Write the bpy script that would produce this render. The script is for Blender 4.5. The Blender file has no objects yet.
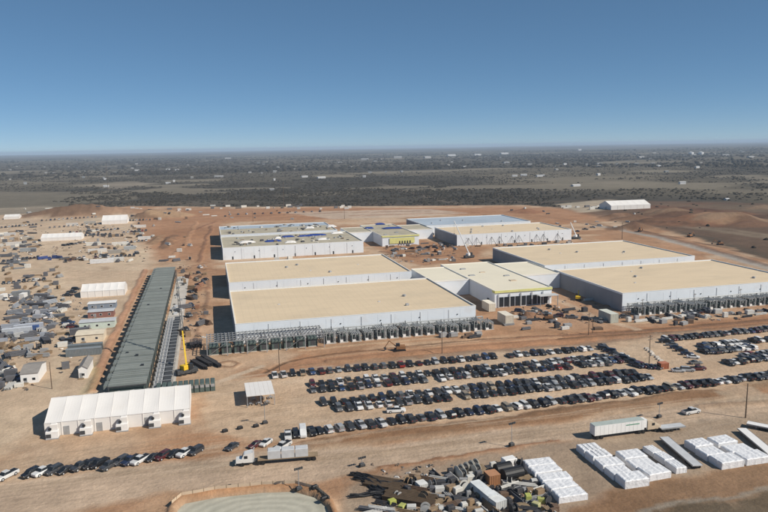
import bpy, math, random, time
import numpy as np
from mathutils import Vector, Matrix
T0 = time.time()
random.seed(7)
RNG = np.random.default_rng(11)
R = math.radians
scene = bpy.context.scene
col = scene.collection

# ------------------------------------------------------------------ camera
FPX, CAMZ, PW, PH = 690.0, 80.0, 768.0, 512.0
THETA, ROLL = R(14.2301), R(0.97)
PITCH = math.atan((256 - 146.5) * math.cos(ROLL) / FPX)
fw = Vector((math.sin(THETA) * math.cos(PITCH), math.cos(THETA) * math.cos(PITCH), -math.sin(PITCH)))
r0 = Vector((math.cos(THETA), -math.sin(THETA), 0)); u0 = r0.cross(fw)
rt = r0 * math.cos(ROLL) - u0 * math.sin(ROLL)
up = u0 * math.cos(ROLL) + r0 * math.sin(ROLL)
cd = bpy.data.cameras.new('camera'); cam = bpy.data.objects.new('camera', cd); col.objects.link(cam)
cd.sensor_fit = 'HORIZONTAL'; cd.sensor_width = 36; cd.lens = 36 * FPX / PW
cd.clip_start = 1; cd.clip_end = 90000
m = Matrix((rt, up, -fw)).transposed().to_4x4(); m.translation = Vector((0, 0, CAMZ)); cam.matrix_world = m
scene.camera = cam
# ------------------------------------------------------------------ sky, sun, exposure
SUN = Vector((0.94, -0.76, 1.0)).normalized()
EL, AZ = math.asin(SUN.z), math.atan2(SUN.x, SUN.y)
w = bpy.data.worlds.new('World'); scene.world = w; w.use_nodes = True
nt = w.node_tree; bg = nt.nodes['Background']; sky = nt.nodes.new('ShaderNodeTexSky')
sky.sky_type = 'NISHITA'; sky.sun_disc = False; sky.sun_elevation = EL; sky.sun_rotation = AZ
sky.altitude = 8000; sky.air_density = 1.0; sky.dust_density = 0.0; sky.ozone_density = 4.0
gm = nt.nodes.new('ShaderNodeGamma'); gm.inputs[1].default_value = 0.6
hs = nt.nodes.new('ShaderNodeHueSaturation'); hs.inputs['Saturation'].default_value = 1.26; hs.inputs['Value'].default_value = 1.16; hs.inputs['Hue'].default_value = 0.494
nt.links.new(sky.outputs[0], gm.inputs[0]); nt.links.new(gm.outputs[0], hs.inputs['Color']); nt.links.new(hs.outputs[0], bg.inputs[0]); bg.inputs[1].default_value = 0.15
sd = bpy.data.lights.new('sun', 'SUN'); sun = bpy.data.objects.new('sun', sd); col.objects.link(sun)
sd.energy = 4.9; sd.angle = R(0.5); sd.color = (1.0, 0.93, 0.82)
sun.rotation_euler = SUN.to_track_quat('Z', 'Y').to_euler(); sun.location = (100, -100, 200)
vs = scene.view_settings; vs.view_transform = 'Standard'; vs.look = 'None'; vs.gamma = 1; vs.exposure = 0.0; vs.use_curve_mapping = False
scene.render.engine = 'CYCLES'
scene.cycles.max_bounces = 5; scene.cycles.volume_bounces = 1

def at(px, py, z=0.0):
    d = fw * FPX + rt * (px - 384) - up * (py - 256)
    t = (z - CAMZ) / d.z
    p = Vector((0, 0, CAMZ)) + d * t
    return p
def X(px, py, z=0): return at(px, py, z).x
def Y(px, py, z=0): return at(px, py, z).y

# ------------------------------------------------------------------ materials
MATS = {}
def mat(name, c, rough=0.8, var=0.15, scale=0.5, metal=0.0, bump=0.0, bscale=3.0, objcol=False, spec=0.3, coat=0.0, aniso=None, dirt=None, seams=None, rings=False):
    if name in MATS: return MATS[name]
    M = bpy.data.materials.new(name); M.use_nodes = True; MATS[name] = M
    n, l = M.node_tree.nodes, M.node_tree.links
    b = n['Principled BSDF']; b.inputs['Roughness'].default_value = rough; b.inputs['Metallic'].default_value = metal
    b.inputs['Specular IOR Level'].default_value = spec; b.inputs['Coat Weight'].default_value = coat; b.inputs['Coat Roughness'].default_value = 0.3
    g = n.new('ShaderNodeNewGeometry')
    mp = n.new('ShaderNodeMapping'); l.new(g.outputs['Position'], mp.inputs['Vector'])
    if aniso: mp.inputs['Scale'].default_value = aniso
    nz = n.new('ShaderNodeTexNoise'); nz.inputs['Scale'].default_value = scale; nz.inputs['Detail'].default_value = 6
    nz.inputs['Roughness'].default_value = 0.65
    l.new(mp.outputs[0], nz.inputs['Vector'])
    mr = n.new('ShaderNodeMapRange'); mr.inputs[1].default_value = 0.25; mr.inputs[2].default_value = 0.75
    mr.inputs[3].default_value = 1 - var; mr.inputs[4].default_value = 1 + var
    l.new(nz.outputs[0], mr.inputs[0])
    mx = n.new('ShaderNodeMix'); mx.data_type = 'RGBA'; mx.blend_type = 'MULTIPLY'; mx.inputs[0].default_value = 1
    if objcol:
        oi = n.new('ShaderNodeObjectInfo'); l.new(oi.outputs['Color'], mx.inputs[6])
    else:
        mx.inputs[6].default_value = (*c, 1)
    l.new(mr.outputs[0], mx.inputs[7])
    src = mx.outputs[2]
    if dirt:
        nz3 = n.new('ShaderNodeTexNoise'); nz3.inputs['Scale'].default_value = dirt[1]; nz3.inputs['Detail'].default_value = 8
        l.new(g.outputs['Position'], nz3.inputs['Vector'])
        mr3 = n.new('ShaderNodeMapRange'); mr3.inputs[1].default_value = dirt[2]; mr3.inputs[2].default_value = dirt[2] + 0.2
        mr3.inputs[3].default_value = 0; mr3.inputs[4].default_value = dirt[3]
        l.new(nz3.outputs[0], mr3.inputs[0])
        mx3 = n.new('ShaderNodeMix'); mx3.data_type = 'RGBA'; l.new(mr3.outputs[0], mx3.inputs[0])
        l.new(src, mx3.inputs[6]); mx3.inputs[7].default_value = (*dirt[0], 1); src = mx3.outputs[2]
    def wave(tp, vec, sc, lo, hi, dist, prof='SIN'):
        nonlocal src
        wv = n.new('ShaderNodeTexWave'); wv.wave_type = tp; wv.wave_profile = prof; wv.rings_direction = 'Z'; wv.inputs['Scale'].default_value = sc; wv.inputs['Distortion'].default_value = dist; wv.inputs['Detail'].default_value = 3; wv.inputs['Detail Scale'].default_value = 0.6
        l.new(vec, wv.inputs['Vector']); mw = n.new('ShaderNodeMapRange'); mw.inputs[1].default_value = 0; mw.inputs[2].default_value = 1 if prof == 'SIN' else .12; mw.inputs[3].default_value = lo; mw.inputs[4].default_value = hi; l.new(wv.outputs['Fac'], mw.inputs[0])
        m4 = n.new('ShaderNodeMix'); m4.data_type = 'RGBA'; m4.blend_type = 'MULTIPLY'; m4.inputs[0].default_value = 1; l.new(src, m4.inputs[6]); l.new(mw.outputs[0], m4.inputs[7]); src = m4.outputs[2]
    if seams: wave('BANDS', g.outputs['Position'], seams, .90, 1.0, 0.0, 'SAW')
    if rings:
        tc = n.new('ShaderNodeTexCoord'); mq = n.new('ShaderNodeMapping'); mq.inputs['Scale'].default_value = (1, 1.5, 0); l.new(tc.outputs['Object'], mq.inputs['Vector']); wave('RINGS', mq.outputs[0], .09, .90, 1.07, 9.0)
    l.new(src, b.inputs['Base Color'])
    if bump:
        bn = n.new('ShaderNodeTexNoise'); bn.inputs['Scale'].default_value = bscale; bn.inputs['Detail'].default_value = 5
        l.new(g.outputs['Position'], bn.inputs['Vector'])
        bp = n.new('ShaderNodeBump'); bp.inputs['Strength'].default_value = bump; bp.inputs['Distance'].default_value = 0.3
        l.new(bn.outputs[0], bp.inputs['Height']); l.new(bp.outputs[0], b.inputs['Normal'])
    return M

SOIL = (0.40, 0.27, 0.17)
m_wall = mat('white_wall_panel', (0.70, 0.74, 0.78), 0.6, 0.06, 0.08, dirt=(SOIL, 0.15, 0.60, 0.25))
m_shadewall = mat('shade_grey_side_wall_panel', (0.26, 0.27, 0.29), 0.7, 0.12, 0.1)  # grey darkened so the base colour carries the shade of the left walls
m_roof = mat('tan_roof_membrane', (0.66, 0.53, 0.365), 0.85, 0.08, 0.05, aniso=(1, 3, 1), dirt=((0.48, 0.40, 0.29), 0.05, 0.54, 0.4), seams=0.105)
m_roof2 = mat('unfinished_roof_deck', (0.42, 0.375, 0.28), 0.85, 0.22, 0.16, dirt=((0.24, 0.23, 0.22), 0.12, 0.55, 0.6))
m_roofb = mat('blue_grey_roof_membrane', (0.40, 0.46, 0.52), 0.6, 0.12, 0.04)
m_coping = mat('white_coping', (0.78, 0.75, 0.68), 0.6, 0.05, 0.3)
m_cream = mat('cream_roof_membrane', (0.74, 0.68, 0.54), 0.8, 0.06, 0.06)
m_yel = mat('yellow_green_sheathing', (0.62, 0.60, 0.24), 0.7, 0.12, 0.3)
m_dark = mat('dark_opening', (0.03, 0.033, 0.038), 0.5, 0.3, 0.5)
m_darkmetal = mat('dark_metal', (0.06, 0.062, 0.065), 0.6, 0.3, 0.5)
m_grey = mat('galvanised_steel', (0.36, 0.37, 0.38), 0.5, 0.2, 0.6, metal=0.3)
m_steel = mat('weathered_steel', (0.36, 0.375, 0.37), 0.6, 0.3, 0.5)
m_lgrey = mat('light_grey_metal', (0.52, 0.53, 0.54), 0.5, 0.15, 0.5)
m_green = mat('dark_green_enclosure', (0.085, 0.115, 0.105), 0.55, 0.3, 0.5)
m_deck = mat('grey_green_steel_deck', (0.185, 0.203, 0.188), 0.65, 0.16, 0.10, dirt=((0.30, 0.26, 0.2), 0.12, 0.6, 0.25))
m_conc = mat('pale_concrete', (0.50, 0.46, 0.41), 0.9, 0.2, 0.15)
m_tent = mat('white_tent_fabric', (0.72, 0.695, 0.665), 0.75, 0.05, 0.12, dirt=((0.70, 0.62, 0.52), 0.1, 0.55, 0.3))
m_wrap = mat('white_plastic_wrap', (0.74, 0.745, 0.76), 0.4, 0.06, 0.8, bump=0.5, bscale=1.6)
m_white = mat('white_paint', (0.78, 0.77, 0.75), 0.5, 0.06, 0.4, dirt=(SOIL, 0.8, 0.6, 0.3))
m_cab = mat('truck_white_paint', (0.75, 0.74, 0.71), 0.4, 0.06, 0.8, coat=0.3)
m_tan = mat('tan_paint', (0.55, 0.44, 0.32), 0.6, 0.1, 0.5)
m_paint = mat('vehicle_paint', (1, 1, 1), 0.38, 0.10, 0.8, objcol=True, coat=0.35, spec=0.5, dirt=(SOIL, 1.2, 0.58, 0.35))
m_any = mat('painted_surface', (1, 1, 1), 0.7, 0.16, 0.7, objcol=True, dirt=(SOIL, 0.8, 0.6, 0.25))
m_glass = mat('dark_window_glass', (0.018, 0.022, 0.027), 0.35, 0.1, 1, spec=0.4)
m_tyre = mat('tyre_rubber', (0.022, 0.021, 0.020), 0.9, 0.2, 2)
m_wood = mat('weathered_timber', (0.26, 0.19, 0.12), 0.9, 0.25, 0.8)
m_darkwood = mat('dark_stained_timber', (0.085, 0.058, 0.036), 0.95, 0.3, 0.8)
m_pole = mat('brown_pole_timber', (0.12, 0.085, 0.06), 0.9, 0.2, 0.8)
m_rust = mat('rust_orange_steel', (0.26, 0.13, 0.06), 0.8, 0.2, 0.8)
m_orange = mat('orange_paint', (0.62, 0.16, 0.03), 0.5, 0.12, 0.8)
m_yellow = mat('yellow_paint', (0.70, 0.46, 0.03), 0.5, 0.12, 0.8)
m_blue = mat('blue_tarp', (0.025, 0.055, 0.24), 0.5, 0.2, 0.6, bump=0.3)
m_black = mat('black_plastic', (0.018, 0.018, 0.02), 0.5, 0.3, 0.8)
m_greyroof = mat('grey_shingle_roof', (0.27, 0.25, 0.23), 0.9, 0.15, 0.5)
m_pond = mat('dried_silt', (0.43, 0.41, 0.335), 0.95, 0.12, 0.25, bump=0.3, bscale=0.8, rings=True, dirt=((0.33, 0.33, 0.27), 0.14, 0.52, 0.5))
m_brush = mat('leafless_brush', (0.050, 0.044, 0.034), 1.0, 0.5, 0.03, spec=0.0)

def ground_mat():
    M = bpy.data.materials.new('bare_ground'); M.use_nodes = True
    n, l = M.node_tree.nodes, M.node_tree.links
    b = n['Principled BSDF']; b.inputs['Roughness'].default_value = 1; b.inputs['Specular IOR Level'].default_value = 0.1
    at_ = n.new('ShaderNodeAttribute'); at_.attribute_name = 'soil'
    g = n.new('ShaderNodeNewGeometry')
    def noise(scale, lo, hi, sc=None, detail=6, rough=0.6):
        v = g.outputs['Position']
        if sc:
            mp = n.new('ShaderNodeMapping'); mp.inputs['Scale'].default_value = sc; mp.inputs['Rotation'].default_value = (0, 0, R(2)); l.new(v, mp.inputs['Vector']); v = mp.outputs[0]
        nz = n.new('ShaderNodeTexNoise'); nz.inputs['Scale'].default_value = scale; nz.inputs['Detail'].default_value = detail
        nz.inputs['Roughness'].default_value = rough; l.new(v, nz.inputs['Vector'])
        mr = n.new('ShaderNodeMapRange'); mr.inputs[1].default_value = 0.28; mr.inputs[2].default_value = 0.72
        mr.inputs[3].default_value = lo; mr.inputs[4].default_value = hi; l.new(nz.outputs[0], mr.inputs[0])
        return mr.outputs[0], nz
    cur = at_.outputs['Color']
    outs = [noise(1.3, 0.80, 1.16, detail=8, rough=.75)[0], noise(0.22, 0.84, 1.14)[0], noise(0.05, 0.84, 1.14)[0], noise(0.012, 0.88, 1.12)[0]]
    tr, _ = noise(0.8, 0.84, 1.12, sc=(0.04, 1.0, 1.0), detail=5)
    tmix = n.new('ShaderNodeMix'); tmix.data_type = 'FLOAT'; l.new(at_.outputs['Alpha'], tmix.inputs[0]); tmix.inputs[2].default_value = 1; l.new(tr, tmix.inputs[3])
    outs.append(tmix.outputs[0])
    for o in outs:
        mx = n.new('ShaderNodeMix'); mx.data_type = 'RGBA'; mx.blend_type = 'MULTIPLY'; mx.inputs[0].default_value = 1
        l.new(cur, mx.inputs[6]); l.new(o, mx.inputs[7]); cur = mx.outputs[2]
    l.new(cur, b.inputs['Base Color'])
    _, bn = noise(0.7, 0, 1)
    bp = n.new('ShaderNodeBump'); bp.inputs['Strength'].default_value = 0.8; bp.inputs['Distance'].default_value = 0.4
    l.new(bn.outputs[0], bp.inputs['Height']); l.new(bp.outputs[0], b.inputs['Normal'])
    return M
m_ground = ground_mat()

# ------------------------------------------------------------------ mesh helpers
class MB:
    def __init__(s): s.V = []; s.F = []
    def add(s, vs, fs):
        o = len(s.V); s.V += [tuple(v) for v in vs]; s.F += [tuple(i + o for i in f) for f in fs]; return s
    def box(s, x0, x1, y0, y1, z0, z1, taper=0.0):
        t = taper
        return s.add([(x0, y0, z0), (x1, y0, z0), (x1, y1, z0), (x0, y1, z0), (x0 + t, y0 + t, z1), (x1 - t, y0 + t, z1), (x1 - t, y1 - t, z1), (x0 + t, y1 - t, z1)],
                     [(3, 2, 1, 0), (4, 5, 6, 7), (0, 1, 5, 4), (1, 2, 6, 5), (2, 3, 7, 6), (3, 0, 4, 7)])
    def rbox(s, cx, cy, cz, sx, sy, sz, rz=0.0, bev=0.0):
        """centre-bottom box with chamfered top edge, turned by rz"""
        c, si = math.cos(rz), math.sin(rz); hx, hy = sx / 2, sy / 2
        rings = [(hx, hy, 0), (hx, hy, sz - bev), (hx - bev, hy - bev, sz)] if bev else [(hx, hy, 0), (hx, hy, sz)]
        vs = []
        for a, b_, z in rings:
            for qx, qy in ((-a, -b_), (a, -b_), (a, b_), (-a, b_)): vs.append((cx + qx * c - qy * si, cy + qx * si + qy * c, cz + z))
        fs = [(3, 2, 1, 0)]
        for k in range(len(rings) - 1):
            for i in range(4): j = (i + 1) % 4; fs.append((4 * k + i, 4 * k + j, 4 * k + 4 + j, 4 * k + 4 + i))
        k = 4 * (len(rings) - 1); fs.append((k, k + 1, k + 2, k + 3))
        return s.add(vs, fs)
    def prism(s, prof, y0, y1, axis='y'):
        """profile (a, z) counter-clockwise seen from -axis, extruded along the axis"""
        n = len(prof); vs = []
        for yy in (y0, y1):
            for a, z in prof: vs.append((a, yy, z) if axis == 'y' else (yy, a, z))
        fs = [tuple(range(n)), tuple(range(2 * n - 1, n - 1, -1))]
        for i in range(n): j = (i + 1) % n; fs.append((i, i + n, j + n, j))
        if axis != 'y': fs = [f[::-1] for f in fs]
        return s.add(vs, fs)
    def tube(s, p0, p1, r, n=6, r1=None):
        p0, p1 = Vector(p0), Vector(p1); d = (p1 - p0).normalized()
        a = d.orthogonal().normalized(); b_ = d.cross(a); r1 = r if r1 is None else r1; vs = []
        for p, q in ((p0, r), (p1, r1)):
            for i in range(n):
                t = 2 * math.pi * i / n; vs.append(p + a * q * math.cos(t) + b_ * q * math.sin(t))
        fs = [tuple(range(n - 1, -1, -1)), tuple(range(n, 2 * n))] + [(i, (i + 1) % n, n + (i + 1) % n, n + i) for i in range(n)]
        return s.add(vs, fs)
    def bar(s, p0, p1, wd): return s.tube(p0, p1, wd, 4)
    def mesh(s, name, m_):
        me = bpy.data.meshes.new(name); me.from_pydata(s.V, [], s.F); me.materials.append(m_); me.update(); return me
    def build(s, name, m_, parent=None, loc=None, rz=0, color=None, label=None, smooth=False):
        o = bpy.data.objects.new(name, s.mesh(name, m_)); col.objects.link(o)
        if parent is not None: o.parent = parent
        if loc is not None: o.location = loc
        o.rotation_euler = (0, 0, rz)
        if color: o.color = (*color, 1)
        if label: o['label'] = label
        if smooth:
            for p in o.data.polygons: p.use_smooth = True
        return o
def tag(o, label, cat, group=None):
    o['label'] = label; o['category'] = cat
    if group: o['group'] = group
    return o
def thing(name, label, cat, loc=(0, 0, 0), rz=0.0, group=None):
    o = bpy.data.objects.new(name, None); col.objects.link(o); o.empty_display_size = 0.5
    o.location = loc; o.rotation_euler = (0, 0, rz); return tag(o, label, cat, group)
def part(name, me, parent, loc=(0, 0, 0), rz=0.0, color=None):
    o = bpy.data.objects.new(name, me); col.objects.link(o); o.parent = parent; o.location = loc; o.rotation_euler = (0, 0, rz)
    if color: o.color = (*color, 1)
    return o
KIDS = {}
def copy_tree(o, parent=None, color=None):
    c = o.copy(); col.objects.link(c); c.parent = parent
    if color: c.color = (*color, 1)
    if o.name not in KIDS: KIDS[o.name] = list(o.children)
    for ch in KIDS[o.name]: copy_tree(ch, c, color)
    return c
def ordinal(n):
    return str(n) + ('th' if 10 <= n % 100 <= 20 else {1: 'st', 2: 'nd', 3: 'rd'}.get(n % 10, 'th'))

# ------------------------------------------------------------------ noise
def _hash(ix, iy, seed):
    h = (ix.astype(np.int64) * 374761393 + iy.astype(np.int64) * 668265263 + seed * 982451653) & 0x7fffffff
    h = ((h ^ (h >> 13)) * 1274126177) & 0x7fffffff
    return ((h ^ (h >> 16)) & 0xffff) / 65535.0
def vnoise(x, y, seed=0):
    ix, iy = np.floor(x), np.floor(y); fx, fy = x - ix, y - iy
    fx = fx * fx * (3 - 2 * fx); fy = fy * fy * (3 - 2 * fy)
    a = _hash(ix, iy, seed); b = _hash(ix + 1, iy, seed); c = _hash(ix, iy + 1, seed); d = _hash(ix + 1, iy + 1, seed)
    return (a * (1 - fx) + b * fx) * (1 - fy) + (c * (1 - fx) + d * fx) * fy
def fbm(x, y, seed=0, oct=4):
    s = 0; a = 0.5; t = 0
    for k in range(oct):
        s = s + a * vnoise(x, y, seed + k * 17); t += a; a *= 0.5; x = x * 2.03 + 5.1; y = y * 2.03 + 1.7
    return s / t
def sstep(a, b, v): t = np.clip((v - a) / (b - a), 0, 1); return t * t * (3 - 2 * t)
def inpoly(px, py, poly):
    ins = np.zeros(px.shape, bool); n = len(poly)
    for i in range(n):
        x0, y0 = poly[i]; x1, y1 = poly[(i + 1) % n]
        if y0 == y1: continue
        c = ((y0 > py) != (y1 > py)) & (px < (x1 - x0) * (py - y0) / (y1 - y0) + x0); ins ^= c
    return ins
def pw(pts): return [tuple(at(a, b)[:2]) for a, b in pts]
# ------------------------------------------------------------------ ground
def grow(start, step, ratio, end):
    o = []; v = start; s = step
    while abs(v) < end: v += s; s *= ratio; o.append(v)
    return o
xs = np.array(grow(-200, -2.2, 1.06, 26000)[::-1] + list(np.arange(-200, -90, 2.0)) + list(np.arange(-90, -62, 1.0)) + list(np.arange(-62, 188, .75)) + list(np.arange(188, 200, 1.0)) + list(np.arange(200, 340, 2.0)) + grow(340, 2.2, 1.06, 26000))
ys = np.array(grow(120, -3.0, 1.25, 1500)[::-1] + list(np.arange(120, 136, 1.0)) + list(np.arange(136, 266, .75)) + list(np.arange(266, 300, 1.0)) + list(np.arange(300, 700, 2.2)) + grow(700, 2.3, 1.035, 26000))
GX, GY = np.meshgrid(xs, ys); gx, gy = GX.ravel(), GY.ravel(); N = gx.size
dist = np.hypot(gx, gy)
# wobbled coordinates make every soil edge ragged
wx = gx + (fbm(gx / 14, gy / 14, 3) - 0.5) * 9 + (fbm(gx / 3, gy / 3, 5, 2) - 0.5) * 2.5
wy = gy + (fbm(gx / 14, gy / 14, 23) - 0.5) * 9 + (fbm(gx / 3, gy / 3, 25, 2) - 0.5) * 2.5
far_w = np.clip((dist - 500) / 500, 0, 1)
wx2 = gx + (fbm(gx / 90, gy / 90, 31) - 0.5) * 90; wy2 = gy + (fbm(gx / 90, gy / 90, 37) - 0.5) * 90

def mask(pts, soft=2.0, world=False, far=False, wob=1.0):
    poly = pts if world else pw(pts)
    P = np.array(poly); pad = soft * 2 + (60 if far else 14)
    sel = np.where((gx > P[:, 0].min() - pad) & (gx < P[:, 0].max() + pad) & (gy > P[:, 1].min() - pad) & (gy < P[:, 1].max() + pad))[0]
    out = np.zeros(N)
    if far: ax, ay = wx2[sel], wy2[sel]
    else: ax, ay = gx[sel] + (wx[sel] - gx[sel]) * wob, gy[sel] + (wy[sel] - gy[sel]) * wob
    offs = [(0, 0), (1, 0), (-1, 0), (0, 1), (0, -1), (.7, .7), (-.7, .7), (.7, -.7), (-.7, -.7)]
    acc = np.zeros(sel.size)
    for ox, oy in offs: acc += inpoly(ax + ox * soft, ay + oy * soft, poly)
    out[sel] = acc / len(offs); return out
def stroke(pts, width, wob=0.5, world=False):
    """falloff 1..0 away from a polyline, and the index selection"""
    P = pts if world else pw(pts)
    P = [Vector(p) for p in P]; A = np.array([(p[0], p[1]) for p in P]); pad = width * 2 + 8
    sel = np.where((gx > A[:, 0].min() - pad) & (gx < A[:, 0].max() + pad) & (gy > A[:, 1].min() - pad) & (gy < A[:, 1].max() + pad))[0]
    ax = gx[sel] + (wx[sel] - gx[sel]) * wob; ay = gy[sel] + (wy[sel] - gy[sel]) * wob
    d = np.full(sel.size, 1e9)
    for i in range(len(A) - 1):
        e = A[i + 1] - A[i]; L = max(e @ e, 1e-6)
        t = np.clip(((ax - A[i, 0]) * e[0] + (ay - A[i, 1]) * e[1]) / L, 0, 1)
        d = np.minimum(d, np.hypot(ax - A[i, 0] - t * e[0], ay - A[i, 1] - t * e[1]))
    out = np.zeros(N); out[sel] = 1 - sstep(0.35 * width, width, d); return out

tan_c, pale_c, road_c, red_c = (.485, .328, .212), (.54, .415, .30), (.485, .365, .265), (.36, .190, .102)
bank_c, dark_c, grass_c, scrub_c = (.250, .142, .078), (.13, .078, .048), (.118, .100, .070), (.066, .058, .045)
greyd_c = (.33, .262, .196)
C = np.zeros((N, 4)); Z = np.zeros(N)
def paint(mk, c, track=None):
    C[:, :3] += (np.array(c) - C[:, :3]) * mk[:, None]
    if track is not None: C[:, 3] += (track - C[:, 3]) * mk
# open country: scrub, dry grass, cleared fields
n1 = fbm(gx / 420, gy / 620, 101, 5); n2 = fbm(gx / 130, gy / 160, 131, 4); n3 = fbm(gx / 1900, gy / 1300, 151, 4)
grass = sstep(0.42, 0.62, 0.55 * n1 + 0.25 * n2 + 0.2 * n3)
C[:, :3] = np.array(scrub_c)
paint(grass * 0.85, grass_c)
fields = sstep(0.56, 0.60, fbm(gx / 700 + 7, gy / 330, 171, 3)) * sstep(700, 1000, dist)
paint(fields * 0.6, (.150, .128, .092))
pale = sstep(0.66, 0.69, fbm(gx / 420 + 3, gy / 240, 181, 3)) * sstep(900, 1500, dist)
paint(pale * 0.7, (.25, .215, .16))
Z += (fbm(gx / 2600, gy / 2600, 201, 4) - 0.45) * 26 * sstep(900, 6000, dist)
Z += (fbm(gx / 300, gy / 300, 211, 3) - 0.5) * 3 * sstep(750, 1500, dist)
# nearer dry-grass fields left and right of the site
paint(mask([(-200, 194), (60, 192), (135, 190), (150, 199), (40, 208), (-220, 216)], 6, far=True) * 0.9, (.165, .142, .105))
paint(mask([(470, 175), (560, 171), (660, 174), (650, 181), (520, 184)], 20, far=True) * 0.7, (.17, .145, .105))
paint(mask([(20, 175), (110, 171), (135, 174), (40, 178)], 20, far=True) * 0.6, (.19, .16, .115))
paint(mask([(85, 186), (130, 181), (150, 183), (110, 190)], 10, far=True) * 0.6, (.28, .235, .18))
paint(mask([(0, 180), (70, 182), (75, 184), (0, 184)], 10, far=True) * 0.6, (.20, .17, .12))
for pts_, wd_, c_, a_ in [([(375, 182), (410, 192), (440, 200), (475, 207)], 9, (.16, .13, .10), .7), ([(0, 185), (75, 183), (130, 178), (220, 176)], 8, (.20, .17, .125), .6), ([(180, 190), (260, 187), (330, 189), (400, 186)], 7, (.13, .115, .085), .6), ([(600, 190), (680, 187), (768, 192)], 9, (.14, .12, .09), .6), ([(470, 190), (540, 193), (620, 196)], 8, (.12, .105, .08), .6), ([(200, 200), (250, 196), (300, 200), (350, 197)], 7, (.12, .105, .08), .6), ([(130, 203), (210, 204), (330, 204.5), (430, 204)], 7, (.13, .09, .065), .7), ([(480, 200), (540, 203), (600, 199)], 8, (.13, .095, .07), .7)]:
    paint(stroke(pts_, wd_, 2.0) * a_, c_)
# the construction site
site = mask([(-260, 224), (-30, 217), (60, 212), (130, 206), (230, 207), (400, 206), (520, 205), (590, 210), (640, 222), (720, 246), (900, 300), (1400, 600), (1000, 900), (-600, 900), (-800, 400)], 4, far=False)
paint(site, tan_c, 0.35)
paint(site * sstep(0.45, 0.62, fbm(gx / 45, gy / 45, 301)) * 0.55, pale_c)
paint(site * sstep(0.46, 0.62, fbm(gx / 60 + 9, gy / 40, 311)) * 0.75, red_c)
paint(site * sstep(0.56, 0.68, fbm(gx / 16 + 4, gy / 16, 321)) * 0.35, bank_c)
left_yard = mask([(-300, 240), (40, 222), (150, 214), (150, 262), (95, 400), (30, 440), (-200, 520)], 4)
paint(left_yard * 0.75, (.56, .44, .315), 0.1)
paint(mask([(-120, 214), (40, 206), (130, 208), (138, 220), (60, 222), (-120, 232)], 4) * 0.45, (.44, .36, .27))
for pts_, wd_ in [([(0, 345), (50, 340), (58, 300), (62, 270), (30, 258)], 3.5), ([(55, 395), (58, 345)], 3), ([(0, 275), (60, 268), (140, 262)], 3), ([(52, 262), (50, 248), (40, 243)], 3), ([(0, 292), (60, 290)], 2.5), ([(140, 262), (150, 230), (165, 215)], 3.5)]:
    paint(stroke(pts_, wd_, 1.0) * .6, (.56, .44, .31))
for k in range(70):
    px_, py_ = random.uniform(-5, 215), random.uniform(225, 395)
    paint(stroke([(px_, py_), (px_ + random.uniform(-9, 9), py_ + random.uniform(-3, 3))], random.uniform(1.2, 3.2), 1.2) * random.uniform(.25, .6), random.choice([(.27, .175, .11), (.36, .25, .165), (.60, .49, .37), (.30, .22, .16)]))
# red earth behind and between the halls
paint(mask([(135, 212), (250, 208), (420, 208), (560, 208), (600, 214), (560, 226), (520, 217), (405, 213), (345, 219), (225, 222), (215, 262), (205, 300), (190, 260), (160, 262), (140, 240)], 4) * 0.85, (.36, .190, .105))
paint(mask([(280, 212), (430, 209), (470, 213), (410, 217), (330, 219)], 3) * 0.75, (.52, .42, .33))
paint(mask([(368, 243), (395, 236), (440, 243), (490, 247), (470, 262), (420, 266), (390, 256)], 3) * 0.85, (.34, .180, .098))
paint(mask([(560, 335), (620, 322), (700, 314), (820, 303), (820, 314), (700, 325), (620, 334)], 2) * .6, (.45, .275, .17))
paint(mask([(186, 262), (212, 262), (222, 350), (185, 352)], 3) * .6, (.44, .27, .165))
paint(mask([(300, 335), (480, 318), (500, 322), (480, 334), (300, 350)], 2) * .5, (.46, .29, .18))
paint(mask([(430, 236), (600, 236), (500, 250), (455, 250)], 3) * 0.6, (.34, .195, .11))
paint(mask([(495, 300), (560, 285), (620, 308), (620, 322), (560, 330), (500, 326)], 3) * 0.7, (.46, .285, .18))
# right: excavation country
cleared = mask([(540, 200), (600, 197), (700, 200), (900, 206), (1000, 300), (900, 320), (640, 226)], 6)
paint(mask([(555, 206), (640, 201), (720, 202), (960, 210), (1000, 310), (768, 256), (700, 236), (620, 222)], 8, far=False) * 0.9, (.135, .088, .060))
paint(mask([(640, 206), (700, 203), (760, 216), (740, 226), (690, 228), (640, 222)], 5) * 0.85, (.150, .078, .048))
paint(mask([(655, 204), (840, 206), (840, 216), (700, 209)], 5) * 0.6, (.17, .13, .09))
paint(mask([(676, 226), (720, 228), (860, 244), (860, 252), (760, 238)], 3) * 0.7, (.24, .19, .135))
paint(mask([(555, 204), (612, 199), (622, 208), (580, 213)], 4) * 0.8, (.43, .36, .27))
paint(stroke([(540, 216), (600, 224), (680, 240), (768, 262), (880, 296)], 4.5) * 0.75, (.30, .17, .10))
paint(stroke([(600, 226), (660, 238), (768, 268), (880, 300)], 6) * 0.85, (.36, .335, .30))
paint(stroke([(575, 222), (660, 234), (768, 258)], 2.4) * 0.8, (.12, .075, .05))
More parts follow.
